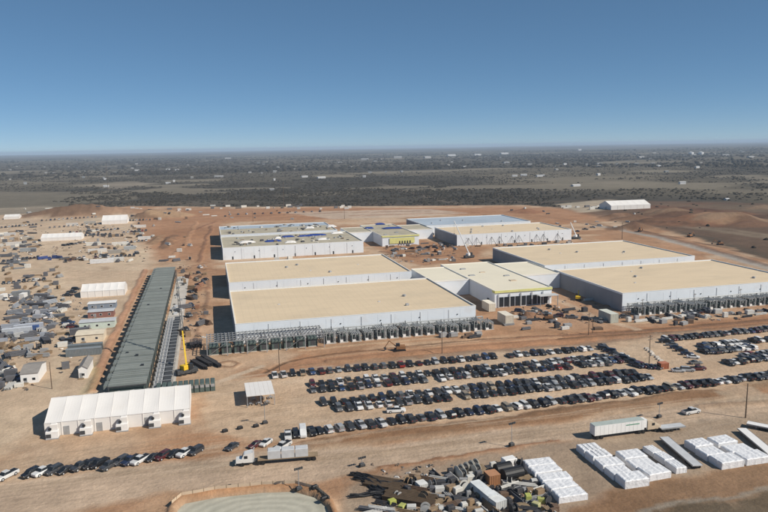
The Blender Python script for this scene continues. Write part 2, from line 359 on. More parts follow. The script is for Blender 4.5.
for pts_, wd_, c_, z_ in [([(230, 217), (330, 213), (430, 211)], 4, (.22, .12, .075), .6), ([(150, 219), (240, 214), (340, 211.5)], 4, (.40, .21, .12), .5), ([(350, 216), (450, 213), (530, 212)], 4, (.30, .15, .085), .6), ([(190, 232), (205, 226), (216, 222)], 3, (.25, .13, .08), .4), ([(170, 262), (188, 240), (196, 222)], 3, (.42, .24, .14), .4), ([(200, 262), (206, 240), (212, 226)], 2.5, (.24, .13, .08), .5),
                         ([(186, 345), (192, 310), (200, 275)], 2, (.42, .27, .17), .1), ([(196, 350), (204, 310), (208, 280)], 1.5, (.28, .17, .11), .3), ([(380, 252), (420, 258), (455, 256)], 2.5, (.24, .125, .075), .7), ([(395, 246), (430, 250), (480, 249)], 2.5, (.40, .215, .12), .6)]:
    s_ = stroke(pts_, wd_, .6); paint(s_ * .8, c_); Z += s_ * z_
# front works strip: trenches, spoil and haul tracks between halls and car park
strip = mask([(300, 356), (440, 344), (600, 331), (800, 312), (800, 329), (660, 341), (500, 352), (380, 362), (255, 376)], 1.5)
paint(strip * 0.95, (.365, .195, .110), 0.8)
for pts, wd, c, a, z in [
    ([(266, 372), (285, 362), (320, 355), (400, 346.5), (480, 339), (560, 335), (640, 329.5), (800, 316)], 1.2, dark_c, .8, -.5),
    ([(300, 351), (400, 341), (480, 334)], 1.6, (.52, .37, .24), .6, .2),
    ([(620, 324), (700, 319), (800, 311)], 2.2, (.53, .38, .25), .7, .2),
    ([(320, 358), (400, 350), (480, 343), (560, 338)], 1.8, (.44, .28, .175), .6, .3),
    ([(520, 338), (600, 335), (680, 329), (800, 318)], 2.2, (.21, .12, .075), .7, .5),
    ([(330, 362), (440, 350), (560, 341), (680, 333), (800, 322)], 2.6, (.30, .165, .095), .75, .7),
    ([(300, 366), (420, 356), (560, 346), (660, 340)], 1.4, (.33, .20, .12), .6, .2),
    ([(560, 341), (640, 336), (700, 333)], 1.6, dark_c, .6, .4),
    ([(200, 388), (228, 379), (246, 372), (262, 366)], 2.2, pale_c, .8, 0),
    ([(228, 379), (262, 374), (330, 366)], 1.2, pale_c, .4, 0),
    ([(219, 364), (232, 362), (240, 364), (232, 368), (221, 367)], 1.2, (.24, .14, .085), .7, .5),
    ([(560, 300), (596, 318), (640, 330)], 3.0, pale_c, .5, 0),
    ([(655, 352), (690, 348), (735, 356)], 2.5, (.42, .30, .2), .3, 0)]:
    s_ = stroke(pts, wd, .25); paint(s_ * min(1, a * 1.25), c); Z += s_ * z
paint(mask([(282, 371), (420, 356), (600, 341), (800, 322), (800, 328), (640, 342), (600, 346), (420, 361), (276, 375)], 1.2) * .6, (.26, .205, .155))
# pale gravel pad and dirt between the lots
paint(mask([(612, 352), (640, 342), (660, 346), (672, 362), (660, 370), (632, 364)], 1.5) * .7, (.44, .37, .28))
paint(mask([(640, 343), (700, 342), (690, 362), (672, 368)], 2) * .45, (.36, .25, .16))
# car park, front bank, road, yards, bottom slope
lot = mask([(196, 428), (215, 382), (262, 376), (430, 358), (610, 344), (660, 338), (900, 312), (900, 358), (768, 383), (600, 404), (380, 430), (300, 442), (262, 446)], 1.6)
paint(lot * .85, (.525, .388, .268), 0.5)
for yy in (230.5, 211.5, 192.5): paint(mask([(20, yy - 2), (185, yy - 3), (185, yy + 2), (20, yy + 2)], 1.5, world=True) * .45, pale_c)
road = mask([(-260, 512), (-60, 492), (0, 484), (130, 467), (250, 452), (330, 446), (380, 444), (580, 420), (700, 402), (790, 392), (900, 384), (900, 408), (700, 424), (560, 441), (460, 455), (380, 468), (330, 482), (260, 490), (165, 494), (60, 512), (-260, 560)], 1.2, wob=.5)
paint(road * .95, road_c, 1.0)
bank = mask([(300, 443), (380, 433), (480, 419.5), (580, 407), (690, 391), (715, 388), (740, 396), (700, 403), (580, 419), (480, 431), (380, 443), (310, 452)], .8, wob=.35)
paint(bank * .85, bank_c, 0.2); Z += bank * 0.5
paint(mask([(380, 433), (480, 419), (580, 407), (690, 391), (690, 394), (580, 411), (480, 423), (380, 437)], .8) * .6, (.165, .102, .062))
paint(mask([(742, 384), (800, 376), (800, 384), (752, 392)], 1) * .5, (.20, .155, .10))
paint(mask([(716, 390), (742, 386), (768, 396), (760, 404), (735, 402)], 1) * .6, (.46, .37, .27))
yard = mask([(366, 480), (420, 464), (500, 452), (560, 443), (700, 420), (790, 412), (840, 420), (840, 452), (768, 457), (690, 472), (600, 497), (560, 512), (520, 560), (330, 560)], 1.4)
paint(yard * .8, greyd_c, 0.3)
paint(mask([(700, 402), (770, 396), (790, 415), (768, 432), (735, 420)], 1.5) * .4, (.42, .31, .215))
slope = mask([(500, 540), (560, 510), (600, 498), (690, 473), (768, 458), (860, 446), (860, 480), (768, 492), (640, 520), (560, 560)], 1.2)
paint(slope * .85, (.235, .142, .082), 0.1); Z -= sstep(0, 1, slope) * 0.0
low = mask([(600, 540), (650, 512), (768, 493), (860, 482), (860, 600), (600, 600)], 1.2)
paint(low * .9, (.105, .082, .055), 0.1)
paint(stroke([(620, 520), (660, 508), (768, 490), (860, 478)], 1.0) * .8, (.30, .26, .21))
s_ = stroke([(380, 468), (440, 459), (500, 449), (560, 441)], .9); paint(s_ * .8, (.24, .115, .06)); Z += s_ * .3
s_ = stroke([(700, 408), (768, 402), (800, 402)], 2.5); paint(s_ * .4, bank_c); Z += s_ * .5
# wheel ruts along the road and in front of the big tent
for k, (a, b_) in enumerate([(452, 431), (456, 434), (461, 437)]):
    paint(stroke([(-40, a + 40 - 2 * k), (200, a + 12 - k), (380, a), (580, b_ - 6), (700, b_ - 20)], .7, .3) * .35, (.34, .26, .18))
for a in (444, 449, 457): paint(stroke([(-30, a + 22), (100, a + 3), (220, a - 10), (300, a - 20)], .6, .3) * .4, (.33, .245, .165))
# tyre tracks wandering over road, lots and forecourts
rgt = random.Random(99)
for k in range(110):
    zone = rgt.random()
    if zone < .45: px_, py_ = rgt.uniform(-20, 760), 0; py_ = 478 - px_ * .094 + rgt.uniform(-13, 14); dx_, dy_ = rgt.uniform(60, 160), None
    elif zone < .75: px_, py_ = rgt.uniform(190, 300), rgt.uniform(385, 450); dx_ = rgt.uniform(30, 90); dy_ = -dx_ * rgt.uniform(.05, .35)
    elif zone < .88: px_, py_ = rgt.uniform(500, 620), rgt.uniform(300, 328); dx_ = rgt.uniform(20, 60); dy_ = dx_ * rgt.uniform(.1, .35)
    else: px_, py_ = rgt.uniform(560, 740), rgt.uniform(425, 452); dx_ = rgt.uniform(30, 90); dy_ = -dx_ * rgt.uniform(.08, .2)
    if dy_ is None: dy_ = -dx_ * rgt.uniform(.10, .14)
    cc_ = rgt.choice([(.34, .245, .165), (.38, .28, .19), (.60, .475, .35), (.30, .21, .14)]); b0 = rgt.uniform(-2, 2)
    for off in (0, 1.9):
        paint(stroke([(px_, py_ + off), (px_ + dx_ * .5, py_ + dy_ * .5 + b0 + off), (px_ + dx_, py_ + dy_ + off)], .62, .12) * rgt.uniform(.15, .38), cc_)
# spoil strip beside the steel deck
s_ = stroke([(91, 392), (108, 350), (128, 305), (146, 270)], 2.4, .3); paint(s_ * .85, (.47, .26, .16)); Z += s_ * .7
paint(stroke([(95, 392), (112, 350), (131, 305), (148, 270)], .8, .2) * .7, (.28, .15, .09))
paint(mask([(78, 395), (92, 360), (99, 362), (90, 395)], 1) * .3, (.36, .35, .16))
# pond and its rim
PC = at(258, 512); PR = (abs(at(332, 505).x - at(184, 505).x) / 2, 0)
rim_pts = pw([(172, 530), (172, 508), (182, 500), (215, 494), (262, 489), (296, 488), (318, 494), (330, 504), (338, 525)])
rim = stroke(rim_pts, 1.7, .2, world=True); paint(rim * .9, (.37, .205, .11), 0); Z += rim * 1.1
rim_in = mask([(172, 545), (175, 511), (184, 503.5), (216, 497.5), (262, 492.5), (294, 491.5), (315, 497.5), (327.5, 507), (336, 545)], .6, wob=.1)
POND = rim_in; Z -= rim_in * 1.6; paint(rim_in * .9, (.33, .30, .23))
paint(mask([(140, 500), (165, 494), (180, 497), (170, 530), (100, 530)], 2) * .5, tan_c)
# spoil mounds
def mound(px, py, rx, ry, h, c, seed, rot=0.0, a=.85):
    p = at(px, py); c_, s2 = math.cos(rot), math.sin(rot)
    ux = ((wx - p.x) * c_ + (wy - p.y) * s2) / rx; uy = (-(wx - p.x) * s2 + (wy - p.y) * c_) / ry
    d = np.hypot(ux, uy); f = np.clip(1 - d, 0, 1) ** 1.1
    f = f * (0.75 + 0.5 * fbm(gx / 9, gy / 9, seed)); global Z
    Z += f * h; paint(sstep(0, .12, f) * a, c)
mound(92, 214, 95, 40, 12, (.30, .185, .115), 401)
mound(60, 216, 55, 25, 7, (.16, .098, .062), 402)
mound(150, 217, 24, 26, 9, (.21, .13, .08), 403)
mound(172, 216, 32, 30, 7, (.40, .265, .16), 404)
mound(168, 242, 7, 52, 3, (.22, .13, .08), 405, R(-4))
mound(156, 240, 6, 40, 2.5, (.30, .19, .115), 406, R(-4))
mound(700, 222, 70, 34, 9, (.20, .105, .062), 407)
mound(672, 214, 36, 40, 7, (.13, .075, .048), 408)
mound(735, 222, 46, 26, 6, (.27, .17, .105), 409)
mound(525, 212, 22, 26, 4, (.26, .13, .075), 410)
for k in range(16):
    mound(610 + random.random() * 160, 208 + random.random() * 22, 10 + random.random() * 26, 6 + random.random() * 12, 1.5 + random.random() * 4, random.choice([(.10, .058, .038), (.19, .105, .065), (.15, .085, .052), (.22, .15, .10)]), 450 + k, a=.7)
for pts_, c_ in [([(640, 224), (700, 226), (768, 236), (850, 250)], (.09, .055, .038)), ([(600, 216), (650, 219), (700, 218)], (.24, .15, .10)), ([(625, 227), (690, 244), (768, 266)], (.16, .09, .06)), ([(655, 211), (690, 207), (720, 212)], (.08, .045, .032)), ([(700, 220), (730, 216), (768, 224)], (.26, .18, .12))]:
    s_ = stroke(pts_, 5); paint(s_ * .7, c_); Z += s_ * .8
for k in range(26):
    q = random.choice([(380 + random.random() * 70, 240 + random.random() * 20), (190 + random.random() * 18, 262 + random.random() * 60), (500 + random.random() * 110, 300 + random.random() * 24)])
    mound(q[0], q[1], 2.5 + random.random() * 4, 2 + random.random() * 3, .6 + random.random() * 1.2, random.choice([(.24, .13, .08), (.34, .20, .12), (.18, .11, .07)]), 420 + k, a=.6)
Z += site * (fbm(gx / 5, gy / 5, 501, 3) - 0.5) * 0.12
# flatten everything under buildings and parked cars
lotflat = np.maximum(lot, 0) * (1 - bank)
Z *= 1 - np.clip(lotflat, 0, 1) * 0.8
C[:, :3] = np.clip(C[:, :3], 0.01, 0.9)

nx, ny = xs.size, ys.size
idx = np.arange(N).reshape(ny, nx)
quads = np.stack([idx[:-1, :-1], idx[:-1, 1:], idx[1:, 1:], idx[1:, :-1]], -1).reshape(-1, 4)
def fmean(a): return a[quads].mean(1)
reg = np.zeros(len(quads), int)
for k, mk in enumerate([lot, yard, road, POND], 1): reg[fmean(mk) > 0.5] = k
def grid_object(name, sel, m_, co=None):
    q = quads[sel]; u, inv = np.unique(q, return_inverse=True); inv = inv.reshape(-1, 4)
    me = bpy.data.meshes.new(name)
    me.vertices.add(len(u)); me.loops.add(inv.size); me.polygons.add(len(q))
    me.vertices.foreach_set('co', np.stack([gx[u], gy[u], Z[u]], 1).astype(np.float32).ravel())
    me.loops.foreach_set('vertex_index', inv.ravel().astype(np.int32))
    me.polygons.foreach_set('loop_start', np.arange(0, inv.size, 4, dtype=np.int32))
    me.polygons.foreach_set('use_smooth', np.ones(len(q), bool))
    a = me.color_attributes.new('soil', 'FLOAT_COLOR', 'POINT'); a.data.foreach_set('color', C[u].astype(np.float32).ravel())
    me.materials.append(m_); me.update(calc_edges=True); me.validate()
    o = bpy.data.objects.new(name, me); col.objects.link(o); o['kind'] = 'structure'; return o
for k, nm in enumerate(['ground', 'parking_lot', 'laydown_yard', 'dirt_road', 'pond_bed']):
    grid_object(nm, np.where(reg == k)[0], m_ground)
# water sheet of the pond
pts = pw([(172, 545), (175, 511), (184, 503.5), (216, 497.5), (262, 492.5), (294, 491.5), (315, 497.5), (327.5, 507), (336, 545)])
PCX, PCY = at(258, 520).x, at(258, 520).y; mb = MB(); mb.add([(x - PCX, y - PCY, 0) for x, y in pts], [tuple(range(len(pts)))[::-1]])
o = mb.build('silt_basin', m_pond, None, (PCX, PCY, -.12)); o['kind'] = 'structure'
def gz(x, y):
    """ground height under a point"""
    i = min(max(np.searchsorted(xs, x) - 1, 0), nx - 2); j = min(max(np.searchsorted(ys, y) - 1, 0), ny - 2)
    fx = (x - xs[i]) / (xs[i + 1] - xs[i]); fy = (y - ys[j]) / (ys[j + 1] - ys[j]); z = Z.reshape(ny, nx)
    return float((z[j, i] * (1 - fx) + z[j, i + 1] * fx) * (1 - fy) + (z[j + 1, i] * (1 - fx) + z[j + 1, i + 1] * fx) * fy)
def onground(px, py):
    p = at(px, py); p.z = gz(p.x, p.y); return p

# ------------------------------------------------------------------ scrub as one mass
def brush(name, n, dmin, dmax, hmin, hmax, label, seed):
    rg = np.random.default_rng(seed)
    d = np.exp(rg.uniform(math.log(dmin), math.log(dmax), n)); a = THETA + rg.uniform(-R(33), R(33), n)
    bx, by = d * np.sin(a), d * np.cos(a)
    g = 0.55 * fbm(bx / 420, by / 620, 101, 5) + 0.25 * fbm(bx / 130, by / 160, 131, 4) + 0.2 * fbm(bx / 1900, by / 1300, 151, 4)
    keep = rg.uniform(0, 1, n) < np.clip(0.85 - .55 * sstep(0.42, 0.60, g), 0.2, 1) * (0.35 + 0.65 * sstep(560, 1300, d + 500 * (fbm(bx / 150, by / 150, 88, 2) - .5))) * (0.2 + 0.8 * sstep(.38, .58, fbm(bx / 60, by / 40, 77, 3)))
    i = np.clip(np.searchsorted(xs, bx) - 1, 0, nx - 2); j = np.clip(np.searchsorted(ys, by) - 1, 0, ny - 2)
    lum = C[:, :3].mean(1).reshape(ny, nx)[j, i]; st = site.reshape(ny, nx)[j, i]
    cl = cleared.reshape(ny, nx)[j, i]; keep &= (st < .1) & (lum < 0.13) & (rg.uniform(0, 1, n) > cl * .96); bx, by, i, j = bx[keep], by[keep], i[keep], j[keep]
    zz = Z.reshape(ny, nx)[j, i]; k = len(bx)
    base = np.array([(1, 0, 0), (.31, .95, 0), (-.81, .59, 0), (-.81, -.59, 0), (.31, -.95, 0), (.75, .5, .6), (-.4, .8, .65), (-.85, -.2, .55), (.2, -.85, .6), (0.1, 0.05, 1)])
    fc = np.array([(0, 1, 5), (1, 6, 5), (1, 2, 6), (2, 7, 6), (2, 3, 7), (3, 8, 7), (3, 4, 8), (4, 0, 8), (0, 5, 8), (5, 6, 9), (6, 7, 9), (7, 8, 9), (8, 5, 9)])
    nv = len(base); sc = rg.uniform(hmin, hmax, k); V = np.repeat(base[None], k, 0) * (1 + rg.uniform(-.35, .35, (k, nv, 3)))
    V[:, :, 0] *= (sc * rg.uniform(.6, 1.2, k))[:, None]; V[:, :, 1] *= (sc * rg.uniform(.6, 1.2, k))[:, None]; V[:, :, 2] *= (sc * .75)[:, None]
    V += np.stack([bx, by, zz - .2], 1)[:, None]
    Fi = (fc[None] + (np.arange(k) * nv)[:, None, None]).reshape(-1, 3)
    me = bpy.data.meshes.new(name); me.vertices.add(k * nv); me.loops.add(Fi.size); me.polygons.add(len(Fi))
    me.vertices.foreach_set('co', V.astype(np.float32).ravel()); me.loops.foreach_set('vertex_index', Fi.ravel().astype(np.int32))
    me.polygons.foreach_set('loop_start', np.arange(0, Fi.size, 3, dtype=np.int32)); me.materials.append(m_brush); me.update(calc_edges=True)
    o = bpy.data.objects.new(name, me); col.objects.link(o); o['kind'] = 'stuff'; tag(o, label, 'brush'); return o
brush('scrub_brush', 80000, 520, 2600, 1.1, 3.0, 'dark leafless scrub brush covering the open country behind the site', 61)
brush('distant_woodland', 20000, 2400, 9000, 4, 9, 'dark far-off woodland stretching to the horizon', 62)
# ------------------------------------------------------------------ data halls
def hall(label, x0, x1, y0, y1, h, mroof, doors=(), vents=6, seed=1, panels=14, lean=False):
    rg = random.Random(seed); W, D = x1 - x0, y1 - y0
    t = thing('data_hall', label, 'warehouse', (x0, y0, 0), group='large flat roofed halls of the building site')
    MB().box(.12, W - .12, .12, D - .12, -.5, h - .7).build('wall', m_wall, t)
    r_ = MB().box(.45, W - .45, .45, D - .45, h - .75, h - .5).build('roof', mroof, t)
    # parapet and coping
    for nm, bx in (('parapet', (0, W, 0, .4)), ('parapet', (0, W, D - .4, D)), ('parapet', (0, .4, .4, D - .4)), ('parapet', (W - .4, W, .4, D - .4))):
        p_ = MB().box(*bx, h - .8, h).build(nm, m_wall, t)
        q = (bx[0] - .06, bx[1] + .06, bx[2] - .06, bx[3] + .06) if bx[1] - bx[0] > 1 else (bx[0] - .06, bx[1] + .06, bx[2] + .07, bx[3] - .07)
        MB().box(*q, h + .003, h + .12).build('coping', m_coping, p_)
    pw_ = W / panels; me = MB().box(.03, pw_ - .03, 0, .12, -.3, h - .803).mesh('wall_panel', m_wall)
    for k in range(panels): part('wall_panel', me, t, (k * pw_, 0, 0))
    n2 = max(4, int(D / pw_)); pd = D / n2; me2 = MB().box(0, .12, .03, pd - .03, -.3, h - .803).mesh('wall_panel', m_shadewall)
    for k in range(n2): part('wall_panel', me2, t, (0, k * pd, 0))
    dm = MB().box(-.5, .5, -.06, 0, 0, 2.3).mesh('door', m_dark); lm = MB().box(-.22, .22, -.25, 0, 0, .4).mesh('wall_lamp', m_darkmetal)
    for k in range(panels // 2): part('door', dm, t, ((2 * k + 1) * pw_ + rg.uniform(-1, 1), 0, 0))
    for k in range(6): part('wall_lamp', lm, t, ((k + .5) * W / 6, 0, h * .62))
    dp = MB().box(-.12, .12, -.14, 0, 0, h - .9).mesh('downpipe', m_lgrey)
    for k in range(1, 8): part('downpipe', dp, t, (k * W / 8 + .4, -.005, 0))
    vm = MB().rbox(0, 0, 0, 1.4, 1.4, .9, 0, .15).mesh('roof_vent', m_grey)
    for k in range(vents): part('roof_vent', vm, t, (rg.uniform(.1, .9) * W, rg.uniform(.1, .9) * D, h - .5), rg.uniform(0, 1))
    hm_ = MB().box(-.5, .5, -.4, .4, 0, .25).mesh('roof_hatch', m_lgrey)
    for k in range(2): part('roof_hatch', hm_, t, (rg.uniform(.2, .8) * W, rg.uniform(.2, .8) * D, h - .5))
    return t
HH = 9.0
hall('nearest tan roofed hall on the left, behind the open steel frame', 8, 113.5, 282, 352, HH, m_roof, seed=1, vents=2)
hall('second tan roofed hall on the left, just behind the nearest one', 8.4, 111, 374, 442, HH, m_roof, seed=2, vents=3)
hall('left hall with unfinished beige roof carrying blue tarps and white bundles', 8.4, 113.5, 511, 578, HH, m_roof2, seed=3, vents=14)
hall('farthest left hall with beige and grey roof, behind the tarp covered roof', 8.6, 108, 590, 657, HH, m_roof2, seed=4, vents=10)
hd_ = [o for o in bpy.data.objects if o.name.startswith('data_hall')][-1]
MB().box(.5, 98.9, 44, 66.4, HH - .49, HH - .42).build('membrane_strip', m_roofb, hd_)
hall('nearest tan roofed hall at the right edge, with shaded left wall', 189, 294, 284, 351, HH, m_roof, seed=5, vents=3)
hall('right hand tan roofed hall behind the nearest right one', 190.7, 294, 366, 443, HH, m_roof, seed=6, vents=3)
hall('tan roofed hall with bright white front wall and braces, beside the white crane', 192, 294, 518, 574, HH, m_roof, seed=7, vents=8)
hall('farthest hall on the right with pale blue roof', 189, 291, 588, 653, HH, m_roofb, seed=8, vents=4)

def connector(label, x0, x1, y0, y1, wy0, wy1, wl, wr, h, front_dark, seed):
    t = thing('entrance_building', label, 'building', (x0, y0, 0), group='low entrance blocks linking the halls')
    W, D = x1 - x0, y1 - y0
    def block(bx0, bx1, by0, by1, hh, nm):
        MB().box(bx0 + .1, bx1 - .1, by0 + .1, by1 - .1, -.3, hh - .6).build(nm, m_wall, t)
        MB().box(bx0 + .4, bx1 - .4, by0 + .4, by1 - .4, hh - .65, hh - .45).build('roof', m_cream if seed == 1 else m_roof2, t)
        for bx in ((bx0, bx1, by0, by0 + .35), (bx0, bx1, by1 - .35, by1), (bx0, bx0 + .35, by0 + .35, by1 - .35), (bx1 - .35, bx1, by0 + .35, by1 - .35)):
            MB().box(*bx, hh - .7, hh).build('parapet', m_coping, t)
    block(0, W, 0, D, h, 'wall'); block(wl - x0, -.02, wy0 - y0, wy1 - y0, h - .05, 'wing_wall'); block(W + .02, wr - x0, wy0 - y0, wy1 - y0, h - .05, 'wing_wall')
    MB().box(-.1, W + .1, -.35, -.02, h - 1.25, h - .1).build('yellow_fascia', m_yel, t)
    MB().box(W + .02, W + .34, .2, 4, h - 1.25, h - .1).build('yellow_fascia', m_yel, t)
    MB().box(-.34, -.02, .2, 2.5, h - 1.25, h - .1).build('yellow_fascia', m_yel, t)
    if front_dark:
        n = 9
        for k in range(n):
            g_ = MB().box(2 + k * (W - 4) / n + .25, 2 + (k + 1) * (W - 4) / n - .25, -.12, .1, .4, 5.2).build('window', m_glass, t)
            if k % 2 == 0: MB().box(2 + k * (W - 4) / n - .15, 2 + k * (W - 4) / n + .15, -.6, -.15, 0, 7).build('column', m_lgrey, t)
        MB().box(W - 9, W + 1.2, -5, -.8, 5.2, 5.5).build('canopy', m_lgrey, t)
        for xx in (W - 8.6, W - 4, W + .8): MB().box(xx - .15, xx + .15, -4.9, -4.6, 0, 5.2).build('canopy_post', m_grey, t)
    else:
        MB().box(6, W - 4, -.5, -.36, 2.0, h - 2).build('yellow_sheathing', m_yel, t)
        for k in range(5): MB().box(14 + k * 2.2, 15 + k * 2.2, -.7, -.505, 1.2, 4).build('window', m_dark, t)
    rg = random.Random(seed)
    for k in range(5):
        MB().rbox(rg.uniform(.15, .85) * W, rg.uniform(.1, .9) * D, h - .45, rg.uniform(2, 3.5), rg.uniform(1.5, 3), rg.uniform(.3, .8), 0, .1).build('skylight_curb', m_tan if k % 2 else m_grey, t)
    return t
connector('cream roofed entrance block with yellow fascia between the nearest halls', 134.7, 165.8, 310, 392, 344, 384, 113.6, 188.9, HH - .3, True, 1)
connector('unfinished entrance block with yellow sheathed front between the rear halls', 134.7, 165.8, 536, 620, 569, 606, 113.6, 188.9, HH - .3, False, 2)

# ------------------------------------------------------------------ roof loads on the rear halls
def tarp(px, py, sx, sy, h, m_, name, label, grp, seed, zb=HH - .45):
    rg = random.Random(seed); p = at(px, py, zb + h * .5); mb = MB(); n = 5
    vs = []; fs = []
    for j in range(n + 1):
        for i in range(n + 1):
            u, v = i / n * 2 - 1, j / n * 2 - 1; e = max(abs(u), abs(v))
            z = h * (1 - e ** 4) * rg.uniform(.75, 1.1); vs.append((u * sx / 2 * rg.uniform(.93, 1.05), v * sy / 2 * rg.uniform(.93, 1.05), max(z, .03)))
    for j in range(n):
        for i in range(n): a = j * (n + 1) + i; fs.append((a, a + 1, a + n + 2, a + n + 1))
    mb.add(vs, fs); o = mb.build(name, m_, None, (p.x, p.y, zb), rg.uniform(-.1, .1)); return tag(o, label, 'tarp' if m_ is m_blue else 'bundle', grp)
k = 0
for px, py, sx, sy, lb in [(273, 240.5, 13, 8, 'blue tarp covered stack left of the round white bundle on the roof'), (287.5, 236, 11, 9, 'blue tarp stack behind the middle of the left roof'), (304, 235.5, 11, 7, 'blue tarp stack near the centre of the roof'), (316, 234.5, 17, 8, 'long blue tarp stack on the right of the roof'),
                       (369, 227.5, 8, 8, 'small dark blue tarp stack on the rear connecting roof'), (380, 223.5, 9, 10, 'blue tarp heap at the back of the rear connecting roof'), (392, 227.5, 17, 9, 'large blue tarp heap right of the others on connecting roof')]:
    k += 1; tarp(px, py, sx, sy, 1.0, m_blue, 'tarp_stack', lb, 'blue tarp stacks on the unfinished roofs', 900 + k)
for px, py, sx, sy, lb in [(247, 241.5, 14, 9, 'large cream insulation bundle on the left roof corner'), (278, 237.5, 6, 6, 'small white bundle between two blue tarps'), (290.5, 241.5, 10, 7, 'round white bundle at the roof front beside blue tarp'), (309.5, 227, 9, 12, 'white bundle stack on the farthest left roof'),
                       (331, 225.5, 10, 14, 'white bundle stack at the right of the farthest left roof'), (323, 238.5, 12, 8, 'cream bundle below the long blue tarp'), (337, 232.5, 12, 6, 'pale bundle at the right end of the tarp covered roof')]:
    k += 1; tarp(px, py, sx * .9, sy, 1.3, m_tent, 'insulation_bundle', lb, 'pale insulation bundles on the unfinished roofs', 900 + k)
rg = random.Random(5)
for k in range(80):
    x, y = rg.uniform(14, 106), rg.choice([rg.uniform(515, 574), rg.uniform(594, 652)])
    o = MB().rbox(0, 0, 0, rg.uniform(1, 3.4), rg.uniform(.8, 2.4), rg.uniform(.4, 1.3), 0, .08).build('roof_pallet', m_any, None, (x, y, HH - .49), rg.uniform(0, 3), rg.choice([(.12, .12, .12), (.25, .2, .15), (.5, .48, .44), (.06, .06, .07)]))
    tag(o, 'small pallet of roofing material on ' + ('the tarp covered roof' if y < 580 else 'the farthest left roof'), 'pallet', 'roofing pallets on the unfinished roofs')

# ------------------------------------------------------------------ plant along the hall fronts
def plant_unit():
    t = thing('cooling_unit', '', 'generator')
    MB().box(-2.0, 2.0, -3.3, 3.2, 0, .4).build('base', m_conc, t)
    e = MB().rbox(-.2, .3, .4, 2.9, 5.4, 3.0, 0, .1).build('enclosure', m_green, t)
    MB().box(-1.3, .8, -2.47, -2.41, .7, 3.0).build('louvre', m_darkmetal, e)
    MB().box(-1.7, -.4, -3.2, -2.5, .4, 1.5).build('control_cabinet', m_white, t)
    for x in (-1.75, 1.75):
        f = MB()
        for sy in (-2.9, 0, 2.9): f.box(x - .11, x + .11, sy - .11, sy + .11, .4, 5.2)
        f.box(x - .11, x + .11, -3.0, 3.0, 5.2, 5.42); f.bar((x, -2.9, .6), (x, 0, 5.0), .07); f.bar((x, 2.9, .6), (x, 0, 5.0), .07); f.build('steel_frame', m_steel, t)
    for sy in (-2.9, -1.4, 0, 1.4, 2.9): MB().box(-1.63, 1.63, sy - .1, sy + .1, 4.95, 5.15).build('cross_beam', m_steel, t)
    for k, (x, z) in enumerate(((-1.2, 5.65), (-.5, 5.6), (.3, 5.7), (1.1, 5.65))): MB().tube((x, -3.1, z), (x, 3.1, z), .2, 6).build('pipe', m_grey if k % 2 else m_steel, t)
    p = MB(); p.tube((1.1, -3.1, .4), (1.1, -3.1, 5.6), .2, 6); p.tube((-.5, -3.1, 3.4), (-.5, -3.1, 5.6), .2, 6); p.build('pipe', m_grey, t)
    for sy in (-1.3, .3, 1.9): MB().tube((-.2, sy, 3.4), (-.2, sy, 3.9), .75, 10).build('fan', m_darkmetal, t)
    MB().tube((1.0, 2.2, 3.0), (1.0, 2.2, 6.8), .18, 6).build('exhaust_stack', m_darkmetal, t)
    return t
pu = plant_unit(); used = False
def put_plant(x, y, label, grp):
    global used
    o = pu if not used else copy_tree(pu); used = True
    o.location = (x, y, 0); o['label'] = label; o['group'] = grp; o.rotation_euler = (0, 0, 0)
    o.scale = (random.uniform(.9, 1.1), random.uniform(.92, 1.05), random.uniform(.6, .88))
xs_ = np.arange(46, 117, 5.4)
for k, x in enumerate(xs_): put_plant(x, 275.5, f'green plant unit under grey frame, {ordinal(k + 1)} right of the open steel frame', 'green plant units in front of the left hall')
xs_ = np.arange(193, 292, 5.6)
for k, x in enumerate(xs_): put_plant(x, 277, f'green plant unit under grey frame, {ordinal(k + 1)} from the left before the right hall', 'green plant units in front of the right hall')
for x0_, x1_, yy, lb in ((44, 116, 280.5, 'long grey pipe rack along the nearest left hall front'), (191, 293, 282.3, 'long grey pipe rack along the right hall front')):
    t = thing('pipe_rack', lb, 'pipe rack', (x0_, yy, 0), group='pipe racks along the hall fronts'); n = int((x1_ - x0_) / 3.6); fr = MB(); fr.box(-.1, .1, -.9, -.7, 0, 4.3); fr.box(-.1, .1, .4, .6, 0, 4.3)
    for z in (2.8, 3.9): fr.box(-.1, .1, -.7, .4, z, z + .18)
    fr.bar((-.0, -.8, .2), (1.8, -.8, 3.1), .07); fr.bar((0, -.8, 4.2), (-1.8, -.8, 2.4), .07); fm = fr.mesh('bent', m_steel)
    for k in range(n + 1): part('bent', fm, t, (k * (x1_ - x0_) / n, 0, 0))
    for k in range(4): MB().tube((0, -.6 + (k % 2) * .7, 3.2 + (k // 2) * 1.1), (x1_ - x0_, -.6 + (k % 2) * .7, 3.2 + (k // 2) * 1.1), .17, 6).build('pipe', m_grey if k % 2 else m_steel, t)
# pipe braces on the white rear hall
bm_ = MB(); bm_.bar((-2, -5, 0), (0, -.1, 6), .14); bm_.bar((2, -5, 0), (0, -.1, 6), .14); bm_.bar((-1.2, -3.1, 2.3), (1.2, -3.1, 2.3), .1); bme = bm_.mesh('wall_brace', m_darkmetal)
for k, x in enumerate((202, 209, 222, 229, 240, 246, 262, 268, 281)):
    o = bpy.data.objects.new('wall_brace', bme); col.objects.link(o); o.location = (x, 518, 0)
    tag(o, f'dark propping brace on bright white wall, {ordinal(k + 1)} from the left', 'brace', 'braces on the white rear hall')

